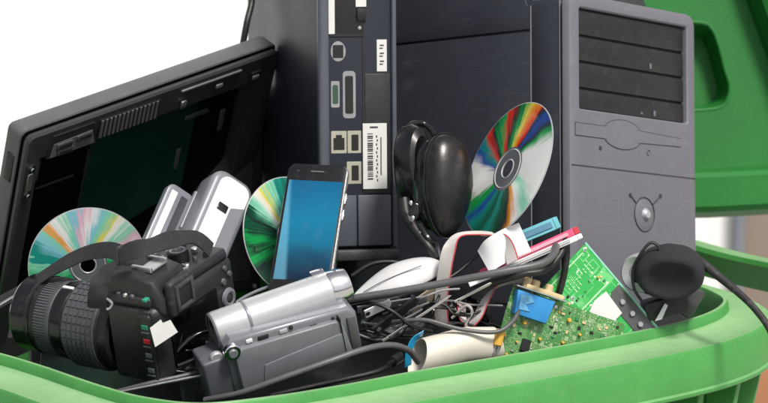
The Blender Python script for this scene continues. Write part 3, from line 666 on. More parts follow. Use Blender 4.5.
# lens
MLn = T(.056, -.034, .034) @ RY(90)
LENSG = mat('lens rubber grey', (.058, .063, .070), .5, bump=.2, bscale=900, dust=.12)
def lens(name, prof, m, parent=dc): return MB().lathe(prof, 72, MLn, caps=False).build(name, m, parent)
lens('lens_barrel', [(.032, 0), (.036, .002), (.0365, .012), (.0385, .014), (.0385, .05), (.0368, .053), (.0358, .068), (.0355, .112), (.031, .1125), (.029, .106), (0, .105)], BLACK)
def ribbed(name, r, h0, h1, n, rows, depth, m, fill=.66, r1=None):
    r1 = r1 or r; mb = MB(); mb.lathe([(r - .001, h0), (r, h0 + .001), (r1, h1 - .001), (r1 - .001, h1)], 72, MLn, caps=False)
    q = mb.build(name, m, dc); kn = MB(); hh = (h1 - h0 - .004) / rows
    for j in range(rows):
        ra = r + (r1 - r) * (j + .5) / rows
        for k in range(n):
            kn.box(ra - .0012, ra + depth, -PI * ra / n * fill, PI * ra / n * fill, h0 + .002 + j * hh + hh * .12, h0 + .002 + (j + 1) * hh - hh * .12, 0, M=MLn @ RZ(360 * k / n))
    kn.build('grip_pattern', m, q); return q
ribbed('zoom_ring', .0400, .013, .050, 36, 6, .0009, LENSG, .74)
ribbed('focus_ring', .0365, .067, .089, 84, 1, .0008, LENSG, .6, .0355)
lens('lens_band', [(.0368, .0535), (.0374, .0545), (.0370, .0645), (.036, .0655)], BLACKG)
lens('front_ring', [(.0335, .0905), (.0366, .0915), (.0366, .0935), (.0355, .0945), (.0362, .112), (.0345, .1145), (.031, .1145), (.030, .109)], BLACKG)
lens('front_glass', [(.030, .108), (.02, .111), (0, .113)], GLASSD)
q = MB().box(-.006, .006, -.0005, .0008, -.0015, .0015); q = q.build('scale_window', PAPER, dc); q.matrix_local = MLn @ RZ(168) @ T(.0375, 0, .059) @ RY(90) @ RX(90)
# white tag on the back
q = MB().prism([(0, 0), (.026, .002), (.025, .016), (.017, .017), (.017, .021), (.004, .019)], -.0005, .0005, 'y').build('paper_tag', PAPER); q.matrix_world = frame(155, 347, 2.862, (.80, .45, .2), (-.45, .85, -.3)); tag(q, 'small torn white paper tag lying against the back of the camera', 'paper')
# neck strap
def strap(pts, wid, wv): return MB().strip(pts, wid, wv, .0022, 2, 10, red=False)
st_ = thing('camera_strap', 'black woven neck strap looped over the top of the camera', 'strap', T(*P(110, 280, 2.9)))
Ms_i = st_.matrix_world.inverted()
def loc(o, parent): o.parent = parent; o.matrix_local = parent.matrix_world.inverted(); return o
loc(strap([P(97, 308, 2.838), P(97, 297, 2.830), P(100, 284, 2.828), P(106, 272, 2.834), P(113, 262, 2.842), P(124, 254, 2.852), P(138, 249, 2.868), P(154, 245, 2.884), P(170, 240, 2.90), P(186, 237, 2.918), P(200, 240, 2.932), P(211, 250, 2.940)], .018,
    [cvec((.92, .15, -.25)), cvec((.95, .2, -.05)), cvec((.85, .35, .25)), cvec((.85, .5, -.1)), cvec((.65, .6, .3)), cvec((.4, .75, .35)), cvec((.1, .8, .5)), cvec((.0, .6, .8)), cvec((.1, .75, .6)), cvec((0, .5, .85)), cvec((.2, .6, .7)), cvec((.5, .3, .8))]).build('webbing', STRAPM), st_)
loc(strap([P(126, 256, 2.90), P(108, 250, 2.925), P(84, 254, 2.95), P(56, 268, 2.960), P(24, 289, 2.985), P(-3, 304, 3.00)], .017,
    [cvec((.2, .8, .4)), cvec((0, .8, .5)), cvec((0, .8, .5)), cvec((.2, .8, .5)), cvec((.3, .8, .4)), cvec((.3, .8, .4))]).build('webbing', STRAPM), st_)
loc(MB().tube([P(99, 304, 2.845), P(108, 309, 2.842), P(112, 303, 2.85), P(104, 298, 2.848), P(99, 304, 2.845)], .0012, 8, 6).build('strap_ring', STEEL), st_)
q = loc(MB().box(-.011, .011, -.003, .003, -.004, .004, .0012).build('buckle', BLACK), st_); q.matrix_world = frame(128, 247, 2.875, (.8, .3, .3), (-.3, .9, 0))

# ================================================================== camcorder
Mv = frame(240, 397, 2.885, (.92, .307, .244), (-.158, .859, -.487))
vc = thing('camcorder', 'silver camcorder with a grey side panel lying tilted at the front of the bin', 'camcorder', Mv)
MB().prism([(0, 0), (.120, -.001), (.131, .006), (.131, .045), (.124, .053), (.004, .062), (-.003, .055), (-.003, .006)], .004, .046, 'y', .004, 3).build('body', SILVERD, vc, sharp=40)
MB().prism([(.004, .003), (.113, .003), (.119, .008), (.113, .044), (.106, .047), (.012, .052), (.004, .046)], -.0025, .006, 'y', .0018, 3).build('side_panel', mat('mid grey plastic', (.165, .17, .19), .4, bump=.1, bscale=900, dust=.08), vc, sharp=40)
MB().prism([(.024, .004), (.112, .003), (.1175, .008), (.1125, .033), (.052, .029), (.030, .027)], -.0036, -.001, 'y', .0006, 2).build('screen_cover', SILVERD, vc, sharp=40)
MBR = T(-.004, .036, .058) @ RY(90) @ RX(-1)
MB().lathe([(.0140, .001), (.0178, 0), (.0186, .003), (.0188, .034), (.0192, .038), (.0190, .108), (.0182, .124), (.0172, .135), (.0150, .140), (0, .141)], 56, MBR, caps=False).build('barrel', SILVER, vc)
MB().lathe([(.0188, .0325), (.0194, .0335), (.0194, .0350), (.0188, .0360)], 56, MBR, caps=False).build('barrel_seam', SILVERD, vc)
MB().lathe([(.0184, .121), (.0190, .123), (.0182, .134), (.0160, .141), (.009, .1425), (0, .1425)], 56, MBR, caps=False).build('chrome_end', CHROME, vc)
MB().lathe([(.0152, -.0006), (.0146, .004), (.012, .010), (0, .012)], 40, MBR, caps=False).build('lens_hood', BLACK, vc)
MB().lathe([(.0150, -.001), (.0172, -.0014), (.0186, .0005)], 40, MBR, caps=False).build('lens_ring', SILVERD, vc)
MB().box(.104, .118, .041, .051, .0745, .0785, .0015).build('accessory_shoe', CHROME, vc)
MB().box(-.028, -.0015, .006, .042, -.002, .044, .003, 3).build('battery', mat('battery grey', (.085, .09, .105), .42, bump=.15, bscale=900, dust=.08), vc)
q = MB().cyl(.0085, 0, .007, .001, 28, T(.002, .004, .051) @ RX(90)).build('speed_dial', CHROME, vc)
MB().cyl(.0045, .0068, .009, .0006, 20, T(.002, .004, .051) @ RX(90)).build('dial_cap', SILVERD, q)
MB().cyl(.0065, 0, .006, .001, 24, T(-.012, .014, .044) @ RX(90)).build('focus_knob', SILVER, vc)
for a, b, zf, m_ in ((.018, .0245, .0595, WHITE), (.030, .041, .0585, BLACK), (.052, .060, .0575, SILVER), (.062, .066, .0585, BLACK), (.082, .090, .0515, BLACK), (.105, .108, .0525, BLACK)):
    MB().box(a, b, .0025, .012, zf - .007, zf - .003, .0008).build('side_button', m_, vc)
MB().box(.111, .1118, -.004, .02, .004, .050).build('panel_hinge_gap', HOLE, vc)
MB().box(.1195, .129, .0015, .010, .006, .044, .002).build('grip_cap', SLATE, vc)

# ================================================================== white mouse
Mm = frame(399, 281, 2.99, (.92, .30, .20), (-.25, .90, -.35))
ms = thing('computer_mouse', 'smooth white computer mouse lying on its side behind the camcorder', 'mouse', Mm)
def egg(p):
    z = p.z if p.z > 0 else p.z * .35
    k = 1 - .55 * max(0, -p.x) ** 1.5
    return Vector((p.x, p.y * k * (1 - .1 * p.x), z * k * (1 + .25 * p.x)))
MB().ball((0, 0, 0), (.048, .027, .0165), fn=egg).build('shell', mat('grey white plastic', (.56, .56, .57), .35, var=.06, dust=.1), ms)
MB().box(-.036, .040, -.0235, .022, -.0078, -.0050, .001).build('base_plate', CHARC, ms)
MB().tube([(-.040, -.009, .0042), (-.020, -.0142, .0108), (.002, -.0168, .0140), (.022, -.0172, .0150)], .0005, 6, 6).build('button_seam', SLATE, ms)

# ================================================================== headphones
hp = thing('headphones', 'black leather padded headphones standing beside the rainbow disc', 'headphones', T(*P(440, 240, 3.05)))
Ma = frame(446, 186, 3.02, (.86, -.02, .5), (.02, .98, .1))
def padf(p): return Vector((p.x * (1 - .34 * max(0, -p.z) ** 1.3) - .10 * max(0, -p.z), p.y * (1 - .2 * max(0, -p.z)), p.z))
def sup(p, e=.75):
    q = Vector([math.copysign(abs(c) ** e, c) for c in p]); return q
q = MB().ball((0, 0, 0), (.0275, .022, .0525), fn=lambda p: padf(sup(p, .8))).build('ear_pad', LEATH, hp); q.matrix_world = Ma
q0 = MB()
sm2 = [Vector((.0278 * math.copysign(abs(math.cos(a)) ** .8, math.cos(a)), -.0035, .0530 * math.copysign(abs(math.sin(a)) ** .8, math.sin(a)))) for a in [2 * PI * k / 40 for k in range(41)]]
sm2 = [Vector((v.x * (1 - .34 * max(0, -v.z / .053) ** 1.3) - .10 * .0275 * max(0, -v.z / .053), v.y, v.z)) for v in sm2]
q0.tube(sm2, .0007, 6, 2, caps=False); q0 = q0.build('pad_seam', BLACK, q)
q = MB().ball((-.006, .014, 0.002), (.022, .016, .046), fn=lambda p: sup(p, .7)).build('ear_cup', BLACKG, hp); q.matrix_world = Ma
Mb2 = frame(412, 170, 3.06, (.7, 0, .7), (-.05, .98, .1))
q = MB().ball((0, 0, 0), (.018, .018, .046), fn=lambda p: sup(p, .8)).build('ear_pad', LEATH, hp); q.matrix_world = Mb2
q = MB().lathe([(.010, .018), (.016, .021), (.021, .018), (.024, .010), (.024, -.004)], 40, RX(90) @ Matrix.Diagonal((.75, 1.75, 1, 1)), caps=False).build('ear_cup', BLACKG, hp); q.matrix_world = frame(411, 166, 3.045, (.75, 0, .6), (-.06, .98, .1))
loc(MB().tube([P(405, 142, 3.05), P(410, 126, 3.06), P(424, 124, 3.07), P(436, 136, 3.06)], lambda t: .0036, 12, 8).build('headband', BLACKG, None), hp)
loc(MB().tube([P(404, 200, 3.03), P(407, 216, 3.02), P(417, 232, 3.01), P(428, 246, 3.0), P(436, 258, 3.0)], lambda t: .006 - .002 * t, 12, 8).build('swivel_arm', BLACK, None), hp)
for px, py in ((411, 203), (413, 218), (421, 233), (424, 241)):
    q = MB().ball((0, 0, 0), (.0022, .0018, .0028)).build('pivot_pin', CHROME, hp); q.matrix_world = frame(px, py, 3.005, (1, 0, 0), (0, 1, 0))
q = MB().box(-.006, .006, -.006, .006, -.010, .010, .003, 3).build('swivel_block', BLACKG, hp); q.matrix_world = frame(415, 212, 3.02, (.8, -.4, 0), (.4, .8, 0))
loc(MB().tube([P(420, 225, 3.01), P(428, 238, 3.0), P(436, 246, 3.005), P(440, 262, 3.0)], .0035, 10, 8).build('swivel_arm', BLACKG, None), hp)

# ================================================================== foam headset at right
he = thing('headset', 'black foam cushioned headset with a long boom hanging over the right rim', 'headset', T(*P(670, 290, 3.03)))
Mh = frame(670, 272, 3.03, (.99, .02, -.12), (-.03, .90, -.42))
fm = MB().lathe([(0, .0095), (.012, .0098), (.0205, .0115), (.0245, .0142), (.0285, .0150), (.0325, .0128), (.0350, .007), (.0352, -.004), (.0330, -.014), (.027, -.020), (.015, -.022), (0, -.022)], 64, RX(90) @ Matrix.Diagonal((1, .74, 1.15, 1)), caps=False)
for v in fm.bm.verts: v.co += noise.noise_vector(v.co * 70) * .0010 + noise.noise_vector(v.co * 300) * .0003
q = fm.build('foam_cushion', FOAM, he, sharp=80); q.matrix_world = Mh
q = MB().lathe([(.010, .003), (.017, .0055), (.0195, .003), (.0205, -.004), (.017, -.007)], 40, RY(-90) , caps=False).build('silver_cap', SILVER, he); q.matrix_world = frame(639, 273, 3.045, (.55, .05, .8), (-.05, .95, .0))
q = MB().ball((0, .012, 0), (.026, .012, .022)).build('speaker_shell', BLACK, he); q.matrix_world = frame(660, 274, 3.045, (.95, .05, .3), (-.05, .95, 0))
loc(MB().tube([P(641, 300, 3.035), P(634, 288, 3.03), P(633, 270, 3.025), P(640, 255, 3.02), P(650, 243, 3.02), P(658, 246, 3.02), P(660, 254, 3.02)], .0016, 8, 8).build('wire_clip', BLACK, None), he)
loc(MB().tube([P(668, 250, 3.045), P(692, 257, 3.04), P(706, 266, 3.03), P(722, 279, 3.02), P(740, 294, 3.005), P(756, 310, 2.99), P(770, 330, 2.98), P(776, 352, 2.98)], lambda t: .0058 - .0022 * min(1, t * 1.6), 12, 8).build('boom_arm', RUBBER, None), he)
q = MB().box(-.022, .024, -.010, .012, -.010, .010, .003).build('bracket', BLACK, he); q.matrix_world = frame(664, 306, 3.06, (.95, .25, .1), (-.25, .95, -.2))
q = MB().box(-.008, .012, -.004, .004, -.016, .016, .003).build('bracket', CHARC, he); q.matrix_world = frame(688, 300, 3.07, (.8, -.5, .1), (.4, .8, 0))
q = MB().prism([(0, 0), (.007, .002), (.013, .016), (.010, .018)], -.001, .001, 'y').build('cloth_tag', WHITE, he); q.matrix_world = frame(655, 321, 3.045, (1, 0, 0), (0, 1, 0))

# ================================================================== circuit boards
PCB1 = mat_pcb('olive circuit board', (.06, .21, .055), (.28, .40, .20), 150)
PCB2 = mat_pcb('bright circuit board', (.035, .36, .075), (.14, .52, .18), 60)
CHIPS = [BLACK, SOLDER, mat('dark green chip', (.02, .20, .07), .4), TAN, YELLOW]
Mg = frame(513, 286.5, 2.985, (.900, -.305, .31), (.299, .95, .12))
vg_ = thing('graphics_card', 'olive green circuit board with a blue video connector, right of the cream tube', 'circuit board', Mg)
MB().prism([(0, 0), (.128, 0), (.128, -.078), (.006, -.078), (.006, -.072), (0, -.072)], 0, .0016, 'y').build('board', PCB1, vg_)
q = MB().prism([(.002, -.002), (.044, -.002), (.041, -.026), (.005, -.026)], -.011, -.0002, 'y', .0015, 2).build('blue_connector', BLUEC, vg_)
MB().prism([(.006, -.006), (.018, -.004), (.022, -.010), (.014, -.014), (.020, -.020), (.008, -.021)], -.0122, -.0105, 'y', .0004, 1).build('torn_label', mat('pale blue label', (.12, .36, .62), .4, var=.4, vscale=200), q)
MB().box(-.001, .056, -.012, .0, .0006, .0022, .0004, 1).build('bracket', STEEL, vg_)
for u in (.012, .021, .036): MB().cyl(.0042, 0, .011, .001, 16, T(u, -.004, .002)).build('bracket_post', TAN, vg_)
MB().box(.010, .052, -.010, .001, .002, .0065, .001).build('pin_header', TAN, vg_)
rnd = random.Random(11); used = []
def chips(parent, n, x0, x1, z0, z1, y, sz, ok=lambda x, z: True):
    k = 0; tries = 0
    while k < n and tries < 3000:
        tries += 1
        w_, h_ = rnd.uniform(*sz), rnd.uniform(*sz); x, z = rnd.uniform(x0, x1 - w_), rnd.uniform(z0, z1 - h_)
        if not ok(x, z) or any(x < b and a < x + w_ and z < d and c < z + h_ for a, b, c, d in used): continue
        used.append((x - .0008, x + w_ + .0008, z - .0008, z + h_ + .0008)); k += 1
        m_ = rnd.choice(CHIPS) if w_ < .006 else rnd.choice([BLACK, CHIPS[2], CHIPS[2]])
        if m_ is YELLOW or (m_ is SOLDER and rnd.random() < .6):
            MB().cyl(w_ * .5, 0, w_ * 1.1, w_ * .12, 16, T(x + w_ / 2, y, z + w_ / 2) @ RX(90)).build('capacitor', m_, parent)
        else:
            MB().box(x, x + w_, y - min(.003, w_ * .35), y + .0003, z, z + h_, .0003, 1).build('chip', m_, parent)
used.append((-.001, .047, -.030, .002))
chips(vg_, 4, .02, .115, -.066, -.012, 0, (.009, .015)); chips(vg_, 62, .003, .122, -.074, -.004, 0, (.0018, .0046))
sp = MB()
for k in range(150):
    x, z = rnd.uniform(.003, .124), rnd.uniform(-.075, -.003)
    if any(a < x < b and c < z < d for a, b, c, d in used): continue
    sp.ball((x, 0, z), (.0006, .0005, .0006), u=6, v=4)
sp.build('solder_points', SOLDER, vg_)['kind'] = 'stuff'
# the bright board leaning behind it
Mp2 = frame(586, 243, 3.03, (.625, -.723, .20), (.624, .689, .30))
pb = thing('circuit_board', 'bright green circuit board standing on its corner behind the headset', 'circuit board', Mp2)
MB().prism([(0, 0), (.118, 0), (.118, -.085), (0, -.085)], 0, .0016, 'y').build('board', PCB2, pb)
MB().prism([(-.0006, .0006), (.1186, .0006), (.1186, -.0012), (-.0006, -.0012)], -.0004, .0020, 'y').build('board_edge', mat('pale teal edge', (.25, .55, .45), .4), pb)
MB().prism([(.055, -.0022), (.118, -.0022), (.118, -.022), (.062, -.022), (.055, -.014)], -.0009, .001, 'y').build('dark_strip', mat('dark grey coating', (.07, .07, .075), .5, dust=.1), pb)
q = MB().prism([(.050, -.018), (.078, -.020), (.078, -.030), (.088, -.031), (.088, -.044), (.052, -.046), (.048, -.034)], -.0022, -.0004, 'y', .0003, 1).build('white_sticker', PAPER, pb)
MB().box(.078, .098, -.0032, -.0008, -.050, -.034, .0005).build('pale_chip', mat('pale blue grey', (.45, .52, .56), .5, var=.4, vscale=300), pb)
for u, v in ((.070, -.012), (.086, -.012), (.10, -.013)): MB().cyl(.003, 0, .0028, .0005, 16, T(u, -.0008, v) @ RX(90)).build('rivet', STEEL, pb)
mk_ = MB()
for k in range(9):
    u0 = .012 + (k % 3) * .002; v0 = -.012 - k * .0042
    for j in range(rnd.randint(2, 5)):
        l_ = rnd.uniform(.001, .004); mk_.box(u0, u0 + l_, -.0005, .0002, v0 - .0009, v0); u0 += l_ + .0012
mk_.box(.004, .0052, -.0005, .0002, -.078, -.01); mk_.box(.045, .0462, -.0005, .0002, -.070, -.012); mk_.box(.01, .045, -.0005, .0002, -.0705, -.0695)
mk_.build('screen_print', mat('pale legend ink', (.45, .70, .45), .6), pb)
used = []
for u, v in ((.004, -.006), (.112, -.006), (.03, -.05), (.02, -.062)): MB().lathe([(.0010, .0008), (.002, .0006), (.0024, 0)], 14, T(u, 0, v) @ RX(90), caps=False).build('mounting_hole', SOLDER, pb)
chips(pb, 16, .004, .05, -.08, -.05, 0, (.0022, .005)); chips(pb, 8, .028, .044, -.05, -.01, 0, (.0015, .003))

# ================================================================== ribbon cables, thin cards, tube
rb = thing('ribbon_cable', 'grey ribbon cable with a red edge wire bent into a tall arch', 'cable', T(*P(450, 300, 2.95)))
pts = [P(443, 331, 3.00), P(441, 305, 2.985), P(444, 276, 2.97), P(449, 250, 2.965), P(457, 236, 2.97), P(475, 233, 2.975), P(495, 235, 2.97), P(507, 244, 2.955), P(513, 262, 2.945)]
wv = [cvec((1, -.05, .1)), cvec((1, .05, .1)), cvec((.95, .15, -.1)), cvec((.9, .3, -.2)), cvec((.55, -.1, -.9)), cvec((.1, -.25, -1)), cvec((.1, -.2, -1)), cvec((.6, .1, -.7)), cvec((.8, .3, -.4))]
loc(MB().strip(pts, .0135, wv, .0013, 10, 10).build('ribbon', [RIBG, RIBR]), rb)
q = loc(MB().box(-.013, .013, -.005, .005, -.006, .006, .001).build('connector', BLACK), rb); q.matrix_world = frame(443, 334, 3.00, (1, .1, 0), (-.1, 1, -.2))
q2 = MB().box(-.0145, .0145, -.0035, .0035, -.0035, .003, .0008).build('strain_bar', CHARC, q); q2.matrix_local = T(0, .001, .0085)
rb2 = thing('ribbon_cable', 'short grey ribbon cable with a red edge curling down behind the blue connector', 'cable', T(*P(480, 310, 2.99)))
loc(MB().strip([P(528, 279, 3.0), P(510, 280, 3.0), P(495, 288, 2.995), P(484, 303, 2.99), P(477, 318, 2.985), P(468, 325, 2.985), P(462, 316, 2.99), P(462, 304, 2.995)], .012,
    [cvec((.2, .6, -.6)), cvec((.2, .6, -.6)), cvec((.5, .5, -.6)), cvec((.7, .2, -.6)), cvec((.7, .0, -.7)), cvec((.2, -.4, -.9)), cvec((-.5, -.2, -.8)), cvec((-.6, 0, -.7))], .0013, 10, 10).build('ribbon', [RIBG, RIBR]), rb2)
rb3 = thing('ribbon_cable', 'loose pale ribbon cable end sticking up in front of the rainbow disc', 'cable', T(*P(505, 250, 2.96)))
loc(MB().strip([P(484, 262, 2.962), P(493, 253, 2.957), P(508, 244, 2.956), P(525, 237, 2.960)], .031, [cvec((-.25, .8, .5)), cvec((-.32, .9, .3)), cvec((-.38, .9, .2)), cvec((-.40, .9, .15))], .0013, 24, 8, red=False).build('ribbon', WHITE), rb3)
# cream tube
Mr = frame(440, 352, 2.957, (.86, .24, .42), (-.22, .95, -.10))
tb = thing('rolled_ribbon', 'broad cream ribbon cable rolled into a short tube at the front rim', 'cable', Mr)
prof_o = []
mb = MB(); rings = []
NX, NA = 14, 48
for i in range(NX + 1):
    x = -.026 + .088 * i / NX; ro, ri = [], []
    for k in range(NA):
        a = 2 * PI * k / NA; sq = .0205 + .0008 * math.sin(3 * a + x * 20); f_ = 1 - .08 * (i / NX)
        yy, z2 = .8 * sq * math.cos(a) * f_ * 1.15, sq * math.sin(a) * f_ * .92 - .02 * max(0, i / NX - .6)
        sh = .012 * math.cos(a) if i == 0 else 0
        ro.append(mb.bm.verts.new((x + .010 * math.sin(a) * (1 - i / NX), yy, z2))); ri.append(mb.bm.verts.new((x + .010 * math.sin(a) * (1 - i / NX), yy * .93, z2 * .93)))
    rings.append((ro, ri))
for (ao, ai), (bo, bi) in zip(rings, rings[1:]):
    for k in range(NA):
        k2 = (k + 1) % NA; mb.bm.faces.new((ao[k], ao[k2], bo[k2], bo[k])).smooth = True; mb.bm.faces.new((ai[k2], ai[k], bi[k], bi[k2])).smooth = True
for (o_, i_) in (rings[0], rings[-1]):
    for k in range(NA): mb.bm.faces.new((o_[k], o_[(k + 1) % NA], i_[(k + 1) % NA], i_[k]))
mb.build('rolled_sheet', CREAM, tb)
q = loc(MB().strip([P(423, 333, 2.945), P(414, 340, 2.94), P(409, 352, 2.94), P(408, 366, 2.945)], .010, [cvec((.6, .2, .7))] * 4, .001, 3, 6, red=False).build('blue_tape', BTAPE), tb)
# fanned thin cards
for lab, m_, p0, p1, d_, wid in (('teal thin card at the back of the fanned cards', CYAN, (497, 254), (560, 228), 3.005, .0125), ('magenta thin card in the middle of the fanned cards', PINK, (482, 277), (579, 233.5), 2.985, .0075), ('white thin card lowest of the fanned cards beside the tower', WHITE, (470, 287), (582, 238.5), 2.975, .0055)):
    a, b = P(*p0, d_), P(*p1, d_ + .015); L_ = (b - a).length
    x = (b - a).normalized(); z = cvec((-.35, .9, .10)); z = (z - x * z.dot(x)).normalized(); y = z.cross(x)
    M = Matrix((x, y, z)).transposed().to_4x4(); M.translation = a
    t = thing('thin_card', lab, 'card', M, 'fanned thin cards')
    MB().box(0, L_, -.0012, .0014, 0, wid, .0004, 1).build('sheet', m_, t)
    MB().box(L_ * .30, L_ * .90, -.0026, -.0008, wid * .25, wid * .75, .0004, 1).build('raised_strip', {CYAN: mat('blue grey strip', (.05, .17, .27), .4), PINK: mat('pale pink strip', (.70, .30, .38), .5), WHITE: STEEL}[m_], t)
    MB().box(L_ - .004, L_ + .0012, -.0018, .0020, .0004, wid - .0004, .0003, 1).build('end_cap', RED if m_ is PINK else m_, t)

# ================================================================== loose cables
def cable(name, label, pts, r, m=RUBBER, plug=None):
    t = thing(name, label, 'cable', T(*pts[len(pts) // 2]))
    loc(MB().tube(pts, r, 12, 10).build('sheath', m), t)
    if plug:
        a, b = pts[-1], pts[-1] + (pts[-1] - pts[-2]).normalized() * plug
        loc(MB().tube([a, a.lerp(b, .2), a.lerp(b, .8), b], lambda u: r * 2.0 if .1 < u < .97 else r * 1.2, 14, 6).build('plug', m), t)
    return t
cable('power_cable', 'thick black cable running from the camcorder to the fanned cards', [P(330, 303, 2.965), P(362, 297, 2.955), P(400, 291, 2.945), P(450, 282, 2.94), P(500, 272, 2.935), P(540, 264, 2.945), P(554, 254, 2.965), P(556, 246, 2.985)], .0038, SLATE)
cable('power_cable', 'black cable looping beside the tower under the fanned cards', [P(470, 290, 2.985), P(520, 275, 2.975), P(545, 270, 2.98), P(560, 255, 2.99), P(566, 240, 3.0), P(566, 262, 3.005), P(560, 290, 3.01), P(548, 320, 3.02)], .0034, BLACK)
cable('power_cable', 'black cable arching in front of the camcorder to the cream tube', [P(205, 400, 2.88), P(240, 393, 2.86), P(285, 377, 2.855), P(330, 361, 2.86), P(365, 349, 2.875), P(390, 345, 2.895), P(408, 350, 2.92), P(418, 362, 2.94)], .0031, SLATE, None)
cable('power_cable', 'thin black cable lying low below the camcorder', [P(270, 396, 2.87), P(310, 387, 2.88), P(345, 379, 2.89), P(378, 371, 2.905), P(392, 362, 2.93)], .0026, BLACK, .018)
cable('power_cable', 'slim black lead across the front of the grey ribbon', [P(392, 322, 2.96), P(425, 320, 2.95), P(460, 329, 2.95), P(495, 332, 2.955), P(512, 322, 2.965), P(520, 308, 2.98)], .0021, SLATE)
cable('power_cable', 'black cable hanging above the top edge of the tilted slab', [P(254, -30, 3.30), P(252, 0, 3.30), P(247, 22, 3.29), P(243, 44, 3.29)], .0036, BLACK)
cable('power_cable', 'thin dark lead between the camera and the camcorder', [P(115, 392, 2.90), P(150, 383, 2.89), P(190, 374, 2.90), P(222, 364, 2.92)], .0022, SLATE)
cable('power_cable', 'thin grey lead rising from the camcorder past the phone', [P(226, 312, 2.97), P(240, 300, 2.985), P(255, 292, 3.0), P(268, 287, 3.01)], .0018, SILVERD)
cable('power_cable', 'looped black lead behind the cream tube', [P(366, 322, 2.985), P(385, 308, 2.985), P(405, 318, 2.98), P(398, 335, 2.97), P(375, 340, 2.97), P(352, 332, 2.97)], .0027, BLACK)
cable('power_cable', 'black lead standing up left of the rainbow disc', [P(440, 283, 2.98), P(458, 272, 2.99), P(474, 258, 2.995), P(486, 248, 3.0), P(494, 243, 3.0)], .0017, BLACK)
cable('power_cable', 'thin black lead curling under the white mouse', [P(352, 306, 2.97), P(372, 303, 2.955), P(392, 311, 2.95), P(412, 326, 2.955), P(432, 331, 2.97)], .0018, BLACK)
cable('power_cable', 'thin pale lead looping right of the ribbon connector', [P(452, 318, 2.985), P(466, 306, 2.975), P(472, 312, 2.97), P(466, 326, 2.975), P(482, 333, 2.98), P(500, 330, 2.99)], .0015, RIBG)
cable('power_cable', 'black lead folded over the back of the camera', [P(176, 352, 2.90), P(194, 336, 2.905), P(212, 332, 2.91), P(214, 345, 2.90), P(196, 358, 2.895), P(178, 366, 2.892)], .0024, BLACKG)
cable('power_cable', 'black lead lying over the foot of the slim computer', [P(352, 276, 3.03), P(372, 264, 3.03), P(395, 262, 3.03), P(414, 268, 3.03), P(428, 262, 3.04)], .0022, BLACK)
rw = random.Random(21)
def tangle(n, label, m, r, x0, x1, y0, y1, d0, d1, group):
    for _ in range(n):
        px, py, d = rw.uniform(x0, x1), rw.uniform(y0, y1), rw.uniform(d0, d1); ang = rw.uniform(-.6, .5); pts = []
        for k in range(5):
            pts.append(P(px, py, d)); px += 17 * math.cos(ang); py += 10 * math.sin(ang); ang += rw.uniform(-.9, .9); d += rw.uniform(-.008, .008)
        t = cable('thin_wire', label, pts, r, m); t['group'] = group
tangle(11, 'thin black wire in the tangle between the camcorder and the cream tube', BLACK, .0014, 355, 430, 298, 338, 2.965, 2.995, 'thin black wires in the tangle')
tangle(4, 'thin grey wire in the tangle between the camcorder and the cream tube', mat('grey wire', (.22, .22, .23), .5), .0011, 358, 440, 298, 330, 2.965, 2.985, 'thin grey wires in the tangle')
tangle(5, 'thin dark wire lying in the dark gap behind the olive circuit board', BLACK, .0013, 452, 474, 302, 338, 3.02, 3.035, 'thin dark wires behind the board')
tangle(4, 'thin dark wire lying in the dark gap between the camera and the camcorder', BLACKG, .0014, 165, 200, 335, 372, 2.905, 2.93, 'thin dark wires by the camera')
# thin metal strips and small scrap
def scrap(name, label, cat, a, b, wid, th, m, up=(-.3, .6, -.7)):
    x = (b - a).normalized(); L_ = (b - a).length; z = cvec(up); z = (z - x * z.dot(x)).normalized(); y = z.cross(x)
    M = Matrix((x, y, z)).transposed().to_4x4(); M.translation = a
    t = thing(name, label, cat, M)
    MB().prism([(0, 0), (L_ * .92, 0), (L_, wid * .4), (L_ * .97, wid), (.0, wid)], -th / 2, th / 2, 'y', min(th * .3, .0006), 1).build('strip', m, t)
    MB().cyl(min(wid * .25, .0025), -th / 2 - .0004, th / 2 + .0004, 0, 14, T(L_ * .1, 0, wid / 2) @ RX(90)).build('rivet', BLACK if m is not BLACK else STEEL, t); return t
scrap('metal_strip', 'narrow dull metal strip slanting up to the ribbon cable', 'scrap', P(383, 342, 2.955), P(452, 296, 2.965), .0035, .0012, STEEL)
scrap('metal_strip', 'brownish plated bracket under the white mouse', 'scrap', P(412, 314, 2.98), P(440, 294, 2.985), .016, .0016, mat('plated bracket', (.40, .34, .25), .4, metal=.3))
scrap('metal_strip', 'long pale strip pointing at the fanned cards', 'scrap', P(455, 303, 2.95), P(492, 284, 2.955), .0035, .0012, RIBG)
scrap('metal_strip', 'grey blade under the white mouse beside the camcorder', 'scrap', P(357, 313, 2.965), P(428, 302, 2.975), .010, .0018, SILVERD)
scrap('metal_strip', 'pale broken sliver beside the camcorder end', 'scrap', P(366, 318, 2.96), P(392, 306, 2.965), .011, .0014, WHITE)
scrap('metal_strip', 'black bar slanting behind the camcorder', 'scrap', P(376, 335, 2.965), P(420, 302, 2.97), .012, .003, BLACK)
scrap('metal_strip', 'silver rod lying beside the lens at the left rim', 'scrap', P(-8, 311, 2.97), P(22, 293, 2.975), .003, .003, STEEL)
scrap('metal_strip', 'pale rod at the foot of the camera', 'scrap', P(120, 393, 2.885), P(228, 371, 2.895), .003, .002, STEEL)
scrap('metal_strip', 'small red broken piece beside the camcorder battery', 'scrap', P(197, 363, 2.905), P(213, 357, 2.915), .006, .002, RED)
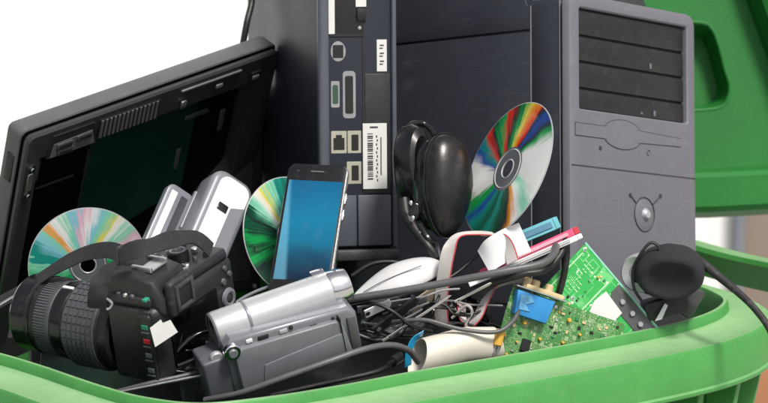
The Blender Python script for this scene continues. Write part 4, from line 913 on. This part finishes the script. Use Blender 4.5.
def crumple(label, M, w_, h_, amp, seed, m):
    mb = MB(); n_ = 26; off = Vector((seed * 7.3, 0, 0)); top = []; bot = []
    def hgt(x, z): q = Vector((x, z, 0)) * 55 + off; return amp * (abs(noise.noise(q)) * 2 - .6 + .5 * abs(noise.noise(q * 2.3)))
    for i in range(n_ + 1):
        rt, rb_ = [], []
        for k in range(n_ + 1):
            u, v = i / n_ - .5, k / n_ - .5; x, z = u * w_ * (1 - .25 * abs(v)) + .003 * noise.noise(Vector((v * 5, seed, 1))), v * h_ * (1 - .2 * abs(u)) + .003 * noise.noise(Vector((u * 5, seed, 4)))
            y = hgt(x, z); rt.append(mb.bm.verts.new((x, y, z))); rb_.append(mb.bm.verts.new((x, y + .0004, z)))
        top.append(rt); bot.append(rb_)
    for i in range(n_):
        for k in range(n_):
            mb.bm.faces.new((top[i][k], top[i][k + 1], top[i + 1][k + 1], top[i + 1][k])); mb.bm.faces.new((bot[i][k], bot[i + 1][k], bot[i + 1][k + 1], bot[i][k + 1]))
    ed = [(top[i][0], bot[i][0]) for i in range(n_ + 1)] + [(top[n_][k], bot[n_][k]) for k in range(1, n_ + 1)] + [(top[i][n_], bot[i][n_]) for i in range(n_ - 1, -1, -1)] + [(top[0][k], bot[0][k]) for k in range(n_ - 1, 0, -1)]
    for (a0, b0), (a1, b1) in zip(ed, ed[1:] + ed[:1]): mb.bm.faces.new((a0, a1, b1, b0))
    o = mb.build('crumpled_sheet', m, sharp=20); o.matrix_world = M; return tag(o, label, 'scrap')
FOIL = mat('antistatic foil', (.30, .30, .33), .28, metal=.6)
crumple('crumpled grey foil sheet in the tangle beside the camcorder end', frame(392, 316, 3.0, (.9, .25, .2), (-.2, .85, .4)), .062, .045, .010, 1, FOIL)
crumple('crumpled dark glossy plastic sheet between the camera back and the camcorder', frame(196, 345, 2.935, (.8, .45, .3), (-.4, .85, .2)), .060, .055, .010, 2, BLACKG)
crumple('crumpled black plastic sheet behind the cream tube', frame(462, 322, 3.02, (.9, .1, .2), (-.1, .9, .3)), .060, .050, .011, 3, BLACKG)
# orange component next to the tube
t = thing('loose_capacitor', 'small ochre capacitor between the cream tube and the olive board', 'component', frame(499, 338, 2.965, (.9, -.2, 0), (.3, .95, 0)))
MB().cyl(.0046, -.008, .009, .0012, 20).build('can', YELLOW, t); MB().cyl(.0008, -.016, -.008, 0, 8, T(.0015, 0, 0)).build('lead', STEEL, t); MB().cyl(.0008, -.016, -.008, 0, 8, T(-.0015, 0, 0)).build('lead', STEEL, t)

# ================================================================== dark filler casings, added to support the heap and blacken its gaps
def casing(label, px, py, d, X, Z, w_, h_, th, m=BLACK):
    M = frame(px, py, d, X, Z); t = thing('filler_casing', label, 'casing', M, 'dark filler casings in the heap')
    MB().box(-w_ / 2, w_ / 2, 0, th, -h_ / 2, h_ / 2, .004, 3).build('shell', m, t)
    MB().prism(rrect(-w_ / 2 + .012, w_ / 2 - .012, -h_ / 2 + .012, h_ / 2 - .012, .006), -.0012, .003, 'y', .0006, 1).build('filler_cover', BLACK, t)
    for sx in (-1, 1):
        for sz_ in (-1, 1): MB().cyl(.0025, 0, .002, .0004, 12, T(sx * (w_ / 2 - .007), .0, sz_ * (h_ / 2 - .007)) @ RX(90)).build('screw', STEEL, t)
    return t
casing('flat black filler casing added under the camcorder and cables', 300, 378, 3.00, (.97, .1, .1), (-.05, .35, .93), .24, .20, .03)
casing('black filler casing added under the ribbon cables in the middle of the heap', 415, 334, 3.09, (.96, .2, -.1), (-.1, .45, .9), .16, .20, .03, BLACK)
casing('black filler casing added between the tilted slab and the slim computer', 222, 190, 3.34, (.93, 0, .3), (0, .98, -.1), .095, .23, .03)  # added slab: fills the gap and blocks bright reflections on the slim computer
casing('black filler casing added under the camera at the left of the bin', 122, 372, 3.04, (.97, -.05, .1), (0, .35, .93), .19, .17, .03)
casing('black filler casing added at the right under the headset', 610, 335, 3.14, (.9, .15, .35), (-.2, .4, .9), .20, .10, .03)
